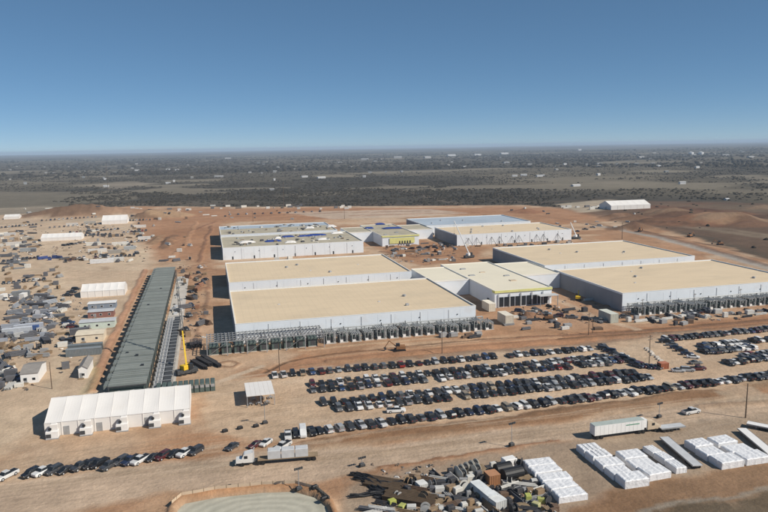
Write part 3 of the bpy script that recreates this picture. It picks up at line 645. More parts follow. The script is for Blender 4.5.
# open steel frame in front of the left hall
t = thing('steel_frame_canopy', 'open grey steel frame canopy in front of the nearest left hall', 'steel frame', (-3.5, 268.5, 0))
LW, LD, LH = 46, 12.5, 5.6
for k in range(33): MB().box(k * LW / 32 - .09, k * LW / 32 + .09, -.2, LD + .2, LH + .32, LH + .58).build('purlin', m_grey, t)
for yy in (0, LD / 4, LD / 2, 3 * LD / 4, LD): MB().box(-.2, LW + .2, yy - .13, yy + .13, LH, LH + .3).build('beam', m_grey, t)
for k in range(7):
    for yy in (0, LD / 2, LD): MB().box(k * LW / 6 - .16, k * LW / 6 + .16, yy - .16, yy + .16, 0, LH).build('column', m_grey, t)
for k in range(0, 6, 2):
    for yy in (.2, LD - .2): MB().bar((k * LW / 6, yy, .2), ((k + 1) * LW / 6, yy, LH - .1), .08).build('brace', m_grey, t)
for k in range(9):
    u = thing('switchgear_module', f'dark green switchgear module under the steel frame canopy, {ordinal(k + 1)} from the left', 'generator', (-1 + k * 4.9, 274, 0), group='dark green modules under the steel frame')
    MB().rbox(0, 0, .3, 3.7, 6.5, 3.4, 0, .1).build('enclosure', m_green, u); MB().box(-1.9, 1.9, -3.4, 3.4, 0, .3).build('base', m_conc, u); MB().box(-.9, .9, -3.32, -3.26, .7, 2.8).build('door', m_darkmetal, u)

# ------------------------------------------------------------------ long steel deck on the left
t = thing('long_steel_shed', 'long narrow shed with grey green deck roof running back beside red spoil', 'shed', (-34.5, 228, 0))
NB, BL, SW, SH = 29, 8.05, 11.8, 5.0
pan = MB(); pan.box(0, SW, .22, BL - .22, SH, SH + .28)
rib_ = MB()
for q in range(1, 4): rib_.box(.0, SW, q * BL / 4 - .2, q * BL / 4 + .2, SH + .285, SH + .5)
rme_ = rib_.mesh('deck_rib', mat('pale_deck_rib', (.27, .29, .275), .6, .15, .2))
pme = pan.mesh('deck_panel', m_deck)
gut = MB().box(-.05, SW + .05, -.1, .1, SH - .25, SH + .1).mesh('rafter', m_darkmetal)
mod = MB().box(-1.5, -.05, 1.5, BL - 1.5, SH - 1.2, SH + .1).mesh('side_hood', m_deck)
cmx = MB().box(-.15, .15, -.15, .15, 0, SH - .26).mesh('column', m_darkmetal)
enc = MB().box(.4, SW - .4, .9, BL - .9, .2, SH - .5).mesh('equipment_bay', m_green)
hmx = MB().box(-.5, .5, -.5, .5, 0, .5).mesh('roof_vent', m_dark)
for k in range(NB):
    part('deck_panel', pme, t, (0, k * BL, random.uniform(-.04, .05))); part('rafter', gut, t, (0, k * BL, 0)); part('deck_rib', rme_, t, (0, k * BL, .03)); part('side_hood', mod, t, (0, k * BL, 0)); part('equipment_bay', enc, t, (0, k * BL, 0))
    for xx in (.2, SW - .2): part('column', cmx, t, (xx, k * BL, 0))
for k, (xx, yy) in enumerate([(6, 33), (2.2, 37), (9, 20), (3.5, 120), (7, 160)]): part('roof_vent', hmx, t, (xx, yy, SH + .3))
# conduit bank on its right side
t = thing('conduit_rack', 'long grey conduit rack on concrete along the right of the steel shed', 'pipe rack', (-21.8, 228, 0))
MB().box(0, 7.4, -2, 225, 0, .12).build('concrete_pad', m_conc, t)
for k in range(5): MB().box(.6 + k * .55, .95 + k * .55, 0, 105, 1.5 + (k % 2) * .2, 1.75 + (k % 2) * .2).build('conduit', m_grey if k % 2 else m_lgrey, t)
MB().box(3.7, 6.2, 0, 105, 1.9, 2.1).build('grating', m_darkmetal, t)
fr = MB(); fr.box(.3, .5, -.1, .1, .12, 2.3); fr.box(6.4, 6.6, -.1, .1, .12, 2.3); fr.box(.3, 6.6, -.1, .1, 2.3, 2.5); fme = fr.mesh('rack_frame', m_grey)
for k in range(22): part('rack_frame', fme, t, (0, k * 5, 0))
rg = random.Random(9)
for k in range(26):
    y = rg.uniform(112, 222); MB().rbox(rg.uniform(1, 6), y, .12, rg.uniform(.8, 2.2), rg.uniform(1, 4), rg.uniform(.3, 1.4), 0).build('equipment_box', rg.choice([m_grey, m_lgrey, m_conc, m_darkmetal]), t)
# row of small dark modules across the near end of the shed
for k in range(11):
    u = thing('small_module', f'small dark green module behind the big white tent, {ordinal(k + 1)} from the left', 'generator', (-19.3 + k * 1.75, 231.5, 0), group='row of small modules behind the big tent')
    MB().rbox(0, 0, 0, 1.45, 5.2, 3.0, 0, .2).build('body', m_green, u); MB().box(-.6, .6, -2.66, -2.6, 1.6, 2.6).build('vent_grille', m_grey, u)

# ------------------------------------------------------------------ tents
def tent(label, x0, x1, y0, y1, eave, ridge, bays, cat='tent', m_=None, doors=()):
    m_ = m_ or m_tent
    t = thing('frame_tent', label, cat, (x0, y0, 0)); W, D = x1 - x0, y1 - y0; b = W / bays; sag = .10
    vs = []; fs = []
    for i in range(7):
        u = i / 6; dz = -sag * math.sin(math.pi * u) * 1.6
        vs += [(.04 + u * (b - .08), -.12, eave + dz * .3), (.04 + u * (b - .08), D / 4, (eave + ridge) / 2 + dz), (.04 + u * (b - .08), D / 2, ridge + dz * .4)]
    for i in range(6):
        for j in range(2): a = i * 3 + j; fs.append((a, a + 3, a + 4, a + 1))
    rp = MB().add(vs, fs).mesh('roof_panel', m_)
    rp2 = MB().add([(x, D - y, z) for x, y, z in vs], [f[::-1] for f in fs]).mesh('roof_panel', m_)
    wp = MB().box(.05, b - .05, 0, .06, 0, eave).mesh('wall_panel', m_)
    ar = MB()
    ar.box(-.09, .09, -.15, -.02, 0, eave)
    ar.bar((0, -.13, eave + .02), (0, D / 2, ridge + .03), .05); ar.bar((0, D / 2, ridge + .03), (0, D + .13, eave + .02), .05); arm = ar.mesh('frame_rib', m_tent)
    for k in range(bays):
        part('roof_panel', rp, t, (k * b, 0, 0)); part('roof_panel', rp2, t, (k * b, 0, 0)); part('wall_panel', wp, t, (k * b, 0, 0)); part('wall_panel', wp, t, (k * b, D - .06, 0))
    for k in range(bays + 1): part('frame_rib', arm, t, (k * b, 0, 0))
    for xx in (0.04, W - .1): MB().prism([(0, 0), (D, 0), (D, eave), (D / 2, ridge - .05), (0, eave)], xx, xx + .06, axis='x').build('gable', m_, t)
    for k in doors: MB().box(k * b + .4, k * b + 2.0, -.1, -.02, 0, 2.6).build('door', m_grey, t)
    return t
tent('large white frame tent in the left foreground with vertical bay seams', -48.4, -8.7, 204.3, 226.2, 4.0, 7.6, 9, doors=(1, 3, 6))
p = [at(81, 298), at(126, 293)]; tent('white gable tent beside the back half of the long steel shed', p[0].x, p[1].x, p[0].y, p[0].y + 15, 3.4, 6.4, 6)
p = [at(41, 241.5), at(83, 238.5)]; tent('long low white tent in the far left yard', p[0].x, p[1].x, p[0].y, p[0].y + 16, 3, 6, 7)
p = [at(102, 224.5), at(128, 222.5)]; tent('white peaked tent near the dirt mounds at the far left', p[0].x, p[1].x, p[0].y, p[0].y + 24, 4, 9, 4)
p = [at(611, 210), at(652, 208.5)]; tent('white tent standing alone at the far right beyond the halls', p[0].x, p[1].x, p[0].y, p[0].y + 26, 5, 10, 6)
p = [at(4, 219.5), at(20, 218.5)]; tent('small white tent at the far left edge near the mound', p[0].x, p[1].x, p[0].y, p[0].y + 14, 3, 5.5, 3)
# air conditioning units along the big tent
for k, x in enumerate((-46.2, -37.3, -27.6, -18.6, -10.2)):
    u = thing('air_conditioner', f'white air conditioning unit against the big tent, {ordinal(k + 1)} from the left', 'air conditioner', (x, 202.4, 0), group='air conditioners along the big tent')
    MB().rbox(0, .3, .3, 3.2, 2.0, 2.0, 0, .08).build('cabinet', m_white, u); MB().box(-1.7, 1.7, -.8, 1.4, 0, .3).build('skid', m_grey, u)
    MB().rbox(.5, .5, 2.3, 1.9, 1.2, 2.0, 0, .3).build('duct', m_tent, u)
    MB().tube((-.45, -.15, 2.9), (-.45, -.45, 2.9), .45, 10).build('fan', m_dark, u); MB().box(-1.5, -.2, -.78, -.705, .5, 1.6).build('grille', m_darkmetal, u)
# open sided canopy by the car park
a_, b_ = at(246.5, 397, 3.6), at(275, 394.5, 3.6); D = 13
t = thing('open_canopy', 'open sided white canopy between the big tent and the car park', 'canopy', (a_.x, a_.y, 0)); Wc = b_.x - a_.x
n = 6
for k in range(n): MB().box(k * Wc / n + .02, (k + 1) * Wc / n - .02, 0, D, 3.6 + .01 * (k % 2), 3.75).build('roof_panel', m_tent, t)
for xx in (.2, Wc / 2, Wc - .2):
    for yy in (.3, D - .3): MB().box(xx - .1, xx + .1, yy - .1, yy + .1, 0, 3.58).build('post', m_grey, t)
for k in range(6):
    u = thing('picnic_table', f'grey picnic table under the white canopy, {ordinal(k + 1)} from the left', 'table', (a_.x + 1.2 + k * (Wc - 2.2) / 5, a_.y + 2.2 + (k % 2) * 4, 0), group='picnic tables under the canopy')
    MB().box(-.4, .4, -1, 1, .7, .76).build('table_top', m_grey, u)
    for sx in (-.75, .75): MB().box(sx - .14, sx + .14, -1, 1, .42, .47).build('bench', m_grey, u)
    for sy in (-.7, .7): MB().bar((-.7, sy, .02), (.3, sy, .7), .04).build('leg', m_darkmetal, u); MB().bar((.7, sy, .02), (-.3, sy, .7), .04).build('leg', m_darkmetal, u)

# ------------------------------------------------------------------ site offices, sheds, containers
def house(label, px0, px1, d, eave, ridge, mw, mr, rz=0, along='x', win=2, y=None, name='site_office', cat='cabin'):
    a, b_ = at(*px0), at(*px1); W = math.hypot(b_.x - a.x, b_.y - a.y); rz = math.atan2(b_.y - a.y, b_.x - a.x) if rz is None else rz
    t = thing(name, label, cat, (a.x, a.y, gz(a.x, a.y)), rz)
    MB().box(0, W, 0, d, -.3, eave).build('wall', mw, t)
    if along == 'x':
        rf = MB(); rf.prism([(-.3, eave - .05), (d / 2, ridge - .15), (d + .3, eave - .05), (d + .3, eave + .1), (d / 2, ridge), (-.3, eave + .1)], -.25, W + .25, axis='x'); rf.build('roof', mr, t)
        if ridge - eave > .5:
            for xx in (0.0, W - .06): MB().prism([(0, eave), (d, eave), (d / 2, ridge - .16)], xx, xx + .06, axis='x').build('gable', mw, t)
    else:
        rf = MB(); rf.prism([(-.3, eave - .05), (W / 2, ridge - .15), (W + .3, eave - .05), (W + .3, eave + .1), (W / 2, ridge), (-.3, eave + .1)], -.25, d + .25); rf.build('roof', mr, t)
        for yy in (0.0, d - .06): MB().prism([(0, eave), (W, eave), (W / 2, ridge - .16)], yy, yy + .06).build('gable', mw, t)
    for k in range(win):
        xx = (k + .5) * W / win; f = MB().box(xx - .6, xx + .6, -.05, 0, 1.0, 2.0).build('window', m_white, t); MB().box(xx - .5, xx + .5, -.08, -.052, 1.08, 1.92).build('pane', m_glass, f)
    MB().box(W * .28 - .5, W * .28 + .5, -.06, 0, 0, 2.1).build('door', m_grey, t); MB().box(W * .28 - .9, W * .28 + .9, -1.2, -.07, 0, .35).build('step', m_wood, t)
    return t
house('small white cabin with grey roof at the lower left of the yard', (21, 384), (39, 381), 13, 3.6, 5.0, m_white, m_greyroof, 0, win=2)
house('white cabin with grey roof beside the front of the steel shed', (79, 379), (88, 378), 13, 3.6, 4.8, m_white, m_greyroof, 0, along='y', win=1)
house('pale green site office with dark windows left of the steel shed', (79.5, 330), (115, 325.5), 6.5, 3.2, 3.5, mat('pale_green_paint', (.52, .60, .54), .6), m_lgrey, 0, win=3)
house('site office with dark red front below white tent', (88, 318.5), (114, 316), 6, 3.0, 3.2, mat('dull_red_paint', (.24, .12, .10), .7), m_lgrey, 0, win=3)
house('grey and blue fronted site office behind the red one', (88, 310), (116, 307), 6, 3.0, 3.2, mat('grey_blue_paint', (.20, .24, .30), .7), m_white, 0, win=3)
house('cream site office between the green office and dark containers', (76, 343), (104, 339.5), 9, 3.2, 3.9, mat('cream_paint', (.66, .58, .45), .7), mat('cream_paint', (.66, .58, .45), .7), 0, win=2)
def container(px, py, L, W, h, c, label, rz=0, grp=None, z=None, name='shipping_container', cat='container'):
    p = onground(px, py); t = thing(name, label, cat, (p.x, p.y, p.z), rz, grp)
    mb = MB(); n = int(L / .55); prof = []
    for k in range(n):  # corrugated long sides
        x0 = k * L / n; s = L / n
        prof += [(x0, 0), (x0 + s * .4, 0), (x0 + s * .5, .06), (x0 + s * .9, .06)]
    prof.append((L, 0)); m2 = len(prof)
    vs = [(x, y, .1) for x, y in prof] + [(x, y, h - .1) for x, y in prof]
    fs = [(i, i + 1, m2 + i + 1, m2 + i) for i in range(m2 - 1)]
    mb.add(vs, fs); mb.add([(x, W - y, z_) for x, y, z_ in vs], [f[::-1] for f in fs]); mb.box(.05, L - .05, .1, W - .1, 0.02, h - .05)
    mb.build('body', m_any, t, color=c)
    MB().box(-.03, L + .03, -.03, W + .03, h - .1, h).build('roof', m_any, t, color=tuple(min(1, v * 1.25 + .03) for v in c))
    d = MB(); d.box(-.06, 0, .15, W / 2 - .03, .2, h - .2); d.box(-.06, 0, W / 2 + .03, W - .15, .2, h - .2); d.build('door', m_any, t, color=c)
    for x in (0, L - .15):
        for y in (-.01, W - .14): MB().box(x, x + .15, y, y + .15, 0, h).build('corner_post', m_any, t, color=c)
    return t
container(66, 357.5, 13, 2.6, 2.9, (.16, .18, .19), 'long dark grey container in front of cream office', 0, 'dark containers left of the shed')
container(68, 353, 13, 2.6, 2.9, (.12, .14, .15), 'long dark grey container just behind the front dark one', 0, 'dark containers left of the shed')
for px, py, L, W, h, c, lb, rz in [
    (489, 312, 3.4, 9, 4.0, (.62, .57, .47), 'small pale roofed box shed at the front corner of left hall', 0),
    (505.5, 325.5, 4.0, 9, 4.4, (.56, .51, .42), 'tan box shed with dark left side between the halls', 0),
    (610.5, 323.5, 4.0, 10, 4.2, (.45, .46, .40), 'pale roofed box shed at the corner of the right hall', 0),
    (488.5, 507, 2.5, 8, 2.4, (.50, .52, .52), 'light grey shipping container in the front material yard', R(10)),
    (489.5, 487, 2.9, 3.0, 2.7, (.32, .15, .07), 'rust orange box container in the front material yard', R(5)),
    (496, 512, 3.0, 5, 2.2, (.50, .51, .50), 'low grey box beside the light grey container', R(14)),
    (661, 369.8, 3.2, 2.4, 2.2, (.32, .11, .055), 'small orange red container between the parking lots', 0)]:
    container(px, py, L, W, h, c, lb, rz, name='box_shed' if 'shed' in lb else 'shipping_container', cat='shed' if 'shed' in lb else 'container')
# ------------------------------------------------------------------ vehicles
def loft(st):
    """stations (y, half width, z0, z1, top inset)"""
    mb = MB(); vs = []; fs = []
    for y, w_, z0, z1, ins in st:
        zm = z0 + (z1 - z0) * .62
        vs += [(-w_, y, z0), (w_, y, z0), (w_, y, zm), (w_ - ins, y, z1), (-w_ + ins, y, z1), (-w_, y, zm)]
    for k in range(len(st) - 1):
        for i in range(6): j = (i + 1) % 6; fs.append((6 * k + i, 6 * k + 6 + i, 6 * k + 6 + j, 6 * k + j))
    fs.append((0, 1, 2, 3, 4, 5)); e = 6 * (len(st) - 1); fs.append(tuple(e + i for i in (5, 4, 3, 2, 1, 0)))
    return mb.add(vs, fs)
def wheel_mesh(r, wd):
    mb = MB(); mb.tube((-wd / 2, 0, 0), (wd / 2, 0, 0), r, 12); return mb.mesh('wheel', m_tyre)
WM = wheel_mesh(.36, .25); WB = wheel_mesh(.50, .32)
HUB = MB().tube((-.14, 0, 0), (.14, 0, 0), .19, 8).mesh('rim', m_lgrey)
LAMP = MB().box(-.18, .18, -.03, .03, -.08, .08)
head_me = LAMP.mesh('headlight', mat('headlight_lens', (.7, .7, .68), .2)); tail_me = LAMP.mesh('tail_light', mat('tail_light_lens', (.3, .015, .012), .3))
def car_proto(kind):
    nm = {'sedan': 'car', 'suv': 'sport_utility_vehicle', 'pickup': 'pickup_truck', 'van': 'delivery_van'}[kind]
    t = thing(nm, '', {'sedan': 'car', 'suv': 'suv', 'pickup': 'pickup', 'van': 'van'}[kind])
    if kind == 'sedan':
        L, hw = 4.7, .91
        b = loft([(-2.35, .74, .38, .72, .12), (-2.2, .86, .25, .80, .12), (-1.0, hw, .22, .97, .10), (1.4, hw, .22, 1.0, .10), (2.15, .86, .25, .98, .12), (2.33, .76, .40, .86, .12)])
        g = loft([(-1.15, .80, .95, 1.0, .05), (-.35, .76, .95, 1.42, .12), (.75, .75, .95, 1.44, .12), (1.65, .78, .95, 1.03, .05)])
        rf = loft([(-.38, .62, 1.40, 1.44, .02), (.2, .63, 1.44, 1.48, .04), (.80, .62, 1.41, 1.45, .02)]); wy = (-1.4, 1.38); wr = .34
    elif kind == 'suv':
        L, hw = 4.9, .97
        b = loft([(-2.45, .80, .42, .85, .12), (-2.25, .93, .30, 1.0, .12), (-1.1, hw, .26, 1.13, .10), (2.2, hw, .26, 1.16, .08), (2.42, .90, .38, 1.12, .08)])
        g = loft([(-1.25, .86, 1.1, 1.16, .05), (-.6, .82, 1.1, 1.70, .12), (2.0, .81, 1.1, 1.72, .12), (2.38, .84, 1.1, 1.2, .05)])
        rf = loft([(-.65, .70, 1.68, 1.73, .02), (.5, .72, 1.72, 1.79, .05), (2.05, .70, 1.70, 1.75, .02)]); wy = (-1.5, 1.5); wr = .38
    elif kind == 'van':
        L, hw = 5.6, 1.0
        b = loft([(-2.8, .80, .4, 1.0, .12), (-2.5, .96, .3, 1.15, .12), (-1.7, hw, .3, 2.1, .14), (-1.2, hw, .3, 2.35, .16), (2.75, hw, .3, 2.38, .12)])
        g = loft([(-2.42, .88, 1.16, 1.2, .05), (-1.72, .9, 1.3, 2.05, .1), (-1.66, .9, 1.3, 2.05, .1)])
        rf = loft([(-1.1, .8, 2.36, 2.40, .02), (2.6, .8, 2.38, 2.42, .02)]); wy = (-1.75, 1.7); wr = .38
    else:
        L, hw = 5.8, 1.0
        b = loft([(-2.9, .84, .48, .95, .1), (-2.7, .97, .38, 1.10, .1), (-1.4, hw, .36, 1.17, .1), (.75, hw, .36, 1.17, .05), (.76, hw, .36, 1.20, .04), (2.8, hw, .38, 1.20, .04), (2.88, .95, .45, 1.15, .04)])
        g = loft([(-1.5, .88, 1.13, 1.2, .05), (-.85, .84, 1.13, 1.76, .12), (.5, .83, 1.13, 1.78, .12), (.72, .86, 1.13, 1.25, .05)])
        rf = loft([(-.9, .72, 1.75, 1.79, .02), (-.2, .74, 1.79, 1.85, .05), (.52, .72, 1.76, 1.81, .02)]); wy = (-1.85, 1.75); wr = .43
    body = b.build('body', m_paint, t); g.build('windows', m_glass, t); rf.build('roof', m_paint, t)
    if kind == 'pickup': MB().box(-.82, .82, .85, 2.75, 1.203, 1.215).build('cargo_bed', m_black, t)
    for sx in (-1, 1):
        for y in wy:
            wl = part('wheel', WM, t, (sx * (hw - .09), y, wr)); wl.scale = (1, wr / .36, wr / .36); part('rim', HUB, wl)
        part('headlight', head_me, t, (sx * .62, b.V[0][1] + .02, .68 if kind == 'sedan' else .85)); part('tail_light', tail_me, t, (sx * .68, b.V[-1][1] - .02, .82 if kind == 'sedan' else .98))
    return t
PROTO = {k: car_proto(k) for k in ('sedan', 'suv', 'pickup', 'van')}; FIRST = {k: True for k in PROTO}
WORD = {'sedan': 'car', 'suv': 'SUV', 'pickup': 'pickup truck', 'van': 'van'}
COLS = [('black', (.012, .012, .014), 24), ('dark grey', (.045, .047, .052), 18), ('white', (.68, .68, .67), 25), ('silver', (.36, .37, .38), 11), ('dark red', (.085, .012, .014), 6), ('navy blue', (.016, .024, .055), 8), ('grey', (.14, .145, .15), 8), ('red', (.24, .02, .018), 1), ('tan', (.33, .27, .19), 3), ('dark blue', (.03, .06, .14), 3)]
NOGO = [(6, 116, 269, 354), (6, 114, 372, 444), (6, 116, 509, 580), (6, 111, 588, 659), (187, 296, 272, 353), (188, 296, 364, 445), (190, 296, 512, 576), (187, 293, 586, 655), (132, 168, 304, 394), (111, 192, 342, 386), (132, 168, 534, 622), (111, 192, 567, 608), (-37, -14, 226, 462)]
def put_car(kind, cname, x, y, rz, label, grp):
    if any(a < x < b and c_ < y < d for a, b, c_, d in NOGO): return None
    c = dict((a, b) for a, b, _ in COLS)[cname]; rr = random.uniform(.8, 1.15)
    c = tuple(min(.85, v * rr) for v in c)
    src = PROTO[kind]
    if FIRST[kind]:
        o = src; FIRST[kind] = False
        for ch in o.children: ch.color = (*c, 1)
    else: o = copy_tree(src, None, c)
    o.location = (x, y, gz(x, y)); o.rotation_euler = (0, 0, rz); o['label'] = label; o['group'] = grp; return o
def rnd_car(dark=0.0):
    kd = random.choices(('pickup', 'suv', 'sedan', 'van'), (47, 26, 27, 0))[0]
    ws = [w_ * (1 - .5 * dark if a in ('white', 'silver', 'tan') else 1) for a, _, w_ in COLS]
    return kd, random.choices([a for a, _, _ in COLS], ws)[0]
def car_row(x0, x1, y0, y1, pitch, rz, rowname, grp, skip=.05, dark=0.0, nose=None):
    n = int(abs(x1 - x0) / pitch) + 1; k = 0
    for i in range(n):
        if random.random() < skip: continue
        u = i / max(1, n - 1); k += 1; kd, c = rnd_car(dark)
        fl = math.pi if random.random() < .35 else 0
        put_car(kd, c, x0 + (x1 - x0) * u + random.uniform(-.18, .18), y0 + (y1 - y0) * u + random.uniform(-.45, .45), rz + fl + random.gauss(0, .03), f'{c} {WORD[kd]}, {ordinal(k)} from left in {rowname}', grp)
car_row(19.5, 148, 237.6, 233.4, 3.25, 0, "the single row nearest the halls", 'cars in the row nearest the halls')
car_row(31, 141, 224.6, 221.6, 3.1, 0, "the upper double row, back line", 'cars in the upper double row', .02)
car_row(30.4, 138, 218.6, 215.8, 3.1, 0, "the upper double row, front line", 'cars in the upper double row', .02)
car_row(32, 144, 206, 203.2, 3.1, 0, "the lower double row, back line", 'cars in the lower double row', .02)
car_row(32.4, 143, 199.9, 197.6, 3.1, 0, "the lower double row, front line", 'cars in the lower double row', .06)
car_row(27, 186, 185.3, 187.2, 3.05, R(8), "the row along the brown bank", 'cars along the brown bank', .02)
def px_row(a, b_, n, rz, rowname, grp, dark=.3):
    p, q = at(*a), at(*b_); k = 0
    for i in range(n):
        u = i / max(1, n - 1); kd, c = rnd_car(dark); k += 1
        put_car(kd, c, p.x + (q.x - p.x) * u + random.uniform(-.2, .2), p.y + (q.y - p.y) * u + random.uniform(-.4, .4), rz + random.gauss(0, .04) + (math.pi if random.random() < .3 else 0), f'{c} {WORD[kd]}, {ordinal(k)} from left in {rowname}', grp)
G2 = 'cars in the right hand lot'
px_row((666, 340.5), (800, 327), 24, 0, "the right lot's top row", G2)
px_row((703, 347.5), (745, 343.5), 11, 0, "the right lot's middle back line", G2)
px_row((705, 353), (752, 349), 12, 0, "the right lot's middle front line", G2)
px_row((754, 342), (800, 338), 9, 0, "the right lot's short edge row", G2)
px_row((728, 364), (800, 355), 15, 0, "the right lot's lower row, front line", G2, .6)
px_row((746, 357.5), (800, 351), 11, 0, "the right lot's lower row, back line", G2, .5)
px_row((667, 343), (692, 358), 6, R(60), "the right lot's diagonal row", G2, .8)
px_row((637, 366.5), (656, 368.5), 5, R(20), "the short row by the orange container", 'cars between the lots', .5)
px_row((605, 350), (632, 363), 6, R(40), "the diagonal row between the lots", 'cars between the lots', .5)
px_row((598, 362), (617, 362), 4, R(10), "the tail of the upper double row", 'cars between the lots')
px_row((696, 364), (697, 370), 2, R(80), "the pair alone between the lots", 'cars between the lots', .8)
px_row((678, 372), (687, 371), 2, R(70), "the pair beside the gravel pad", 'cars between the lots', 0)
px_row((690, 314), (756, 304), 17, R(15), "the row before the right hall plant", 'cars before the right hall', .6)
for k, (px, py, kd, c, a, lb) in enumerate([
    (7, 477.5, 'pickup', 'white', -38, 'white pickup truck at the far left end of the roadside row'), (31, 475.5, 'suv', 'black', -40, 'black SUV next to the leftmost white pickup at the roadside'), (43.5, 473.5, 'pickup', 'white', -40, 'white pickup, third from the left along the roadside'),
    (54, 472.5, 'suv', 'dark grey', -38, 'dark grey SUV right of the second white roadside vehicle'), (66, 472, 'sedan', 'black', -42, 'black car in the middle of the left roadside row'), (81, 468.5, 'pickup', 'dark grey', -40, 'dark grey pickup in the left roadside row'),
    (90, 467, 'suv', 'black', -40, 'black SUV right of the dark grey roadside pickup'), (99, 465.5, 'pickup', 'black', -40, 'black pickup near the middle of the roadside row'), (110, 467.5, 'pickup', 'dark grey', -40, 'large dark pickup parked slightly forward in the roadside row'),
    (121, 463, 'suv', 'dark grey', -40, 'dark grey SUV left of the navy roadside pickup'), (131, 462.5, 'pickup', 'navy blue', -40, 'navy pickup beside a white roadside pickup'), (140.5, 462, 'pickup', 'white', -40, 'white pickup in the right half of the left roadside row'),
    (153, 459.5, 'sedan', 'black', -42, 'black car right of the third white roadside pickup'), (163, 458, 'suv', 'dark red', -40, 'dark red SUV in the left roadside row'), (174, 455.5, 'sedan', 'black', -40, 'black car left of the last white roadside pickup'),
    (185.5, 454.5, 'pickup', 'white', -40, 'last white pickup at the right end of the left roadside row'), (196, 453, 'suv', 'dark grey', -40, 'dark SUV at the right end of the left roadside row'),
    (232, 448.5, 'sedan', 'dark grey', -40, 'lone dark grey car behind the flatbed truck'), (256, 446.5, 'sedan', 'dark red', -55, 'dark red car beside a white car near the flatbed truck'), (266, 444.5, 'sedan', 'white', -38, 'white car beside the dark red car'),
    (283, 448, 'pickup', 'white', -45, 'white pickup just behind the flatbed truck cargo'), (288, 437.5, 'pickup', 'white', -5, 'white pickup at the left corner of the car park'), (303, 435, 'van', 'white', -5, 'white van at the left corner of the car park'),
    (296, 436, 'suv', 'black', 0, 'black SUV between white pickup and white van'), (312, 433.5, 'pickup', 'black', 5, 'black pickup right of the white van at the car park corner'), 
    (396, 412.3, 'pickup', 'white', 80, 'white pickup driving between the two lowest car rows'), (691, 413.5, 'pickup', 'white', 97, 'white pickup driving on the front road right of the semi'),
    (241, 353, 'pickup', 'white', 70, 'white pickup in front of the open steel frame'), (253, 350, 'sedan', 'grey', 60, 'grey car right of the white pickup by the steel frame')]):
    p = at(px, py); put_car(kd, c, p.x, p.y, R(a), lb, 'vehicles parked along the front road')

def semi(label, name, a, rz, kind, cabm):
    """local +X is forward"""
    p = onground(*a); t = thing(name, label, 'truck', p, rz)
    x0 = 0; L = 15.4
    ch = MB(); ch.box(0, L, -.45, -.25, .95, 1.15); ch.box(0, L, .25, .45, .95, 1.15); ch.box(13, 20.6, -.4, .4, .75, 1.0); ch.build('chassis', m_darkmetal, t)
    if kind == 'box':
        b = MB().box(0, L, -1.28, 1.28, 1.2, 4.0).build('trailer_box', m_white, t); MB().box(.02, L - .02, -1.27, 1.27, 4.003, 4.06).build('roof', mat('grey_green_trailer_roof', (.40, .45, .42), .6), b)
        for k in range(12): MB().box(k * L / 12 + .4, k * L / 12 + .45, -1.31, -1.283, 1.25, 3.95).build('side_rib', m_white, b)
        MB().box(-.05, -.003, -1.2, -.02, 1.3, 3.9).build('rear_door', m_white, b); MB().box(-.05, -.003, .02, 1.2, 1.3, 3.9).build('rear_door', m_white, b)
        MB().box(9.6, 13.8, -1.33, -1.315, 3.05, 3.3).build('green_stripe', mat('green_print', (.10, .28, .18), .6), b)
        MB().box(L, L + 1.0, -1.0, 1.0, 1.6, 3.9).build('refrigeration_unit', m_white, b)
    else:
        MB().box(0, L, -1.28, 1.28, 1.15, 1.35).build('trailer_deck', m_wood, t)
    for x in (1.0, 2.3, 14.0, 15.3, 19.2):
        for s in (-1, 1): part('wheel', WB, t, (x, s * 1.05, .5), R(90))
    c = MB(); prof = [(16.6, .9), (20.8, .9), (20.85, 1.75), (19.4, 1.95), (18.9, 3.0), (18.6, 3.15), (16.6, 3.55)]
    c.prism([(x, z) for x, z in prof], -1.15, 1.15); cb = c.build('cab', cabm, t)
    MB().prism([(18.93, 2.05), (19.38, 2.0), (18.95, 2.9), (18.88, 2.9)], -1.02, 1.02).build('windshield', m_glass, cb)
    for s in (-1.17, 1.15): MB().box(17.9, 18.8, s, s + .02, 2.0, 2.75).build('side_window', m_glass, cb)
    for s in (-1.0, .9): MB().box(20.86, 20.9, s, s + .25, 1.1, 1.35).build('headlight', head_me.materials[0], cb)
    for s in (-1, 1): MB().tube((16.4, s * .95, 1.0), (16.4, s * .95, 3.9), .09, 6).build('exhaust_stack', m_lgrey, t)
    MB().box(20.9, 21.05, -1.15, 1.15, .6, .95).build('bumper', m_lgrey, t)
    return t
p = at(592, 438.5); q = at(648, 431); semi('white box trailer semi truck parked facing right on the front road', 'semi_truck', (592, 438.5), math.atan2(q.y - p.y, q.x - p.x), 'box', m_tan)
p = at(318, 458.5); q = at(258, 463.5); t = semi('flatbed semi truck with white cab facing left on the front road', 'flatbed_truck', (318, 458.5), math.atan2(q.y - p.y, q.x - p.x), 'flat', m_cab)
FB = t
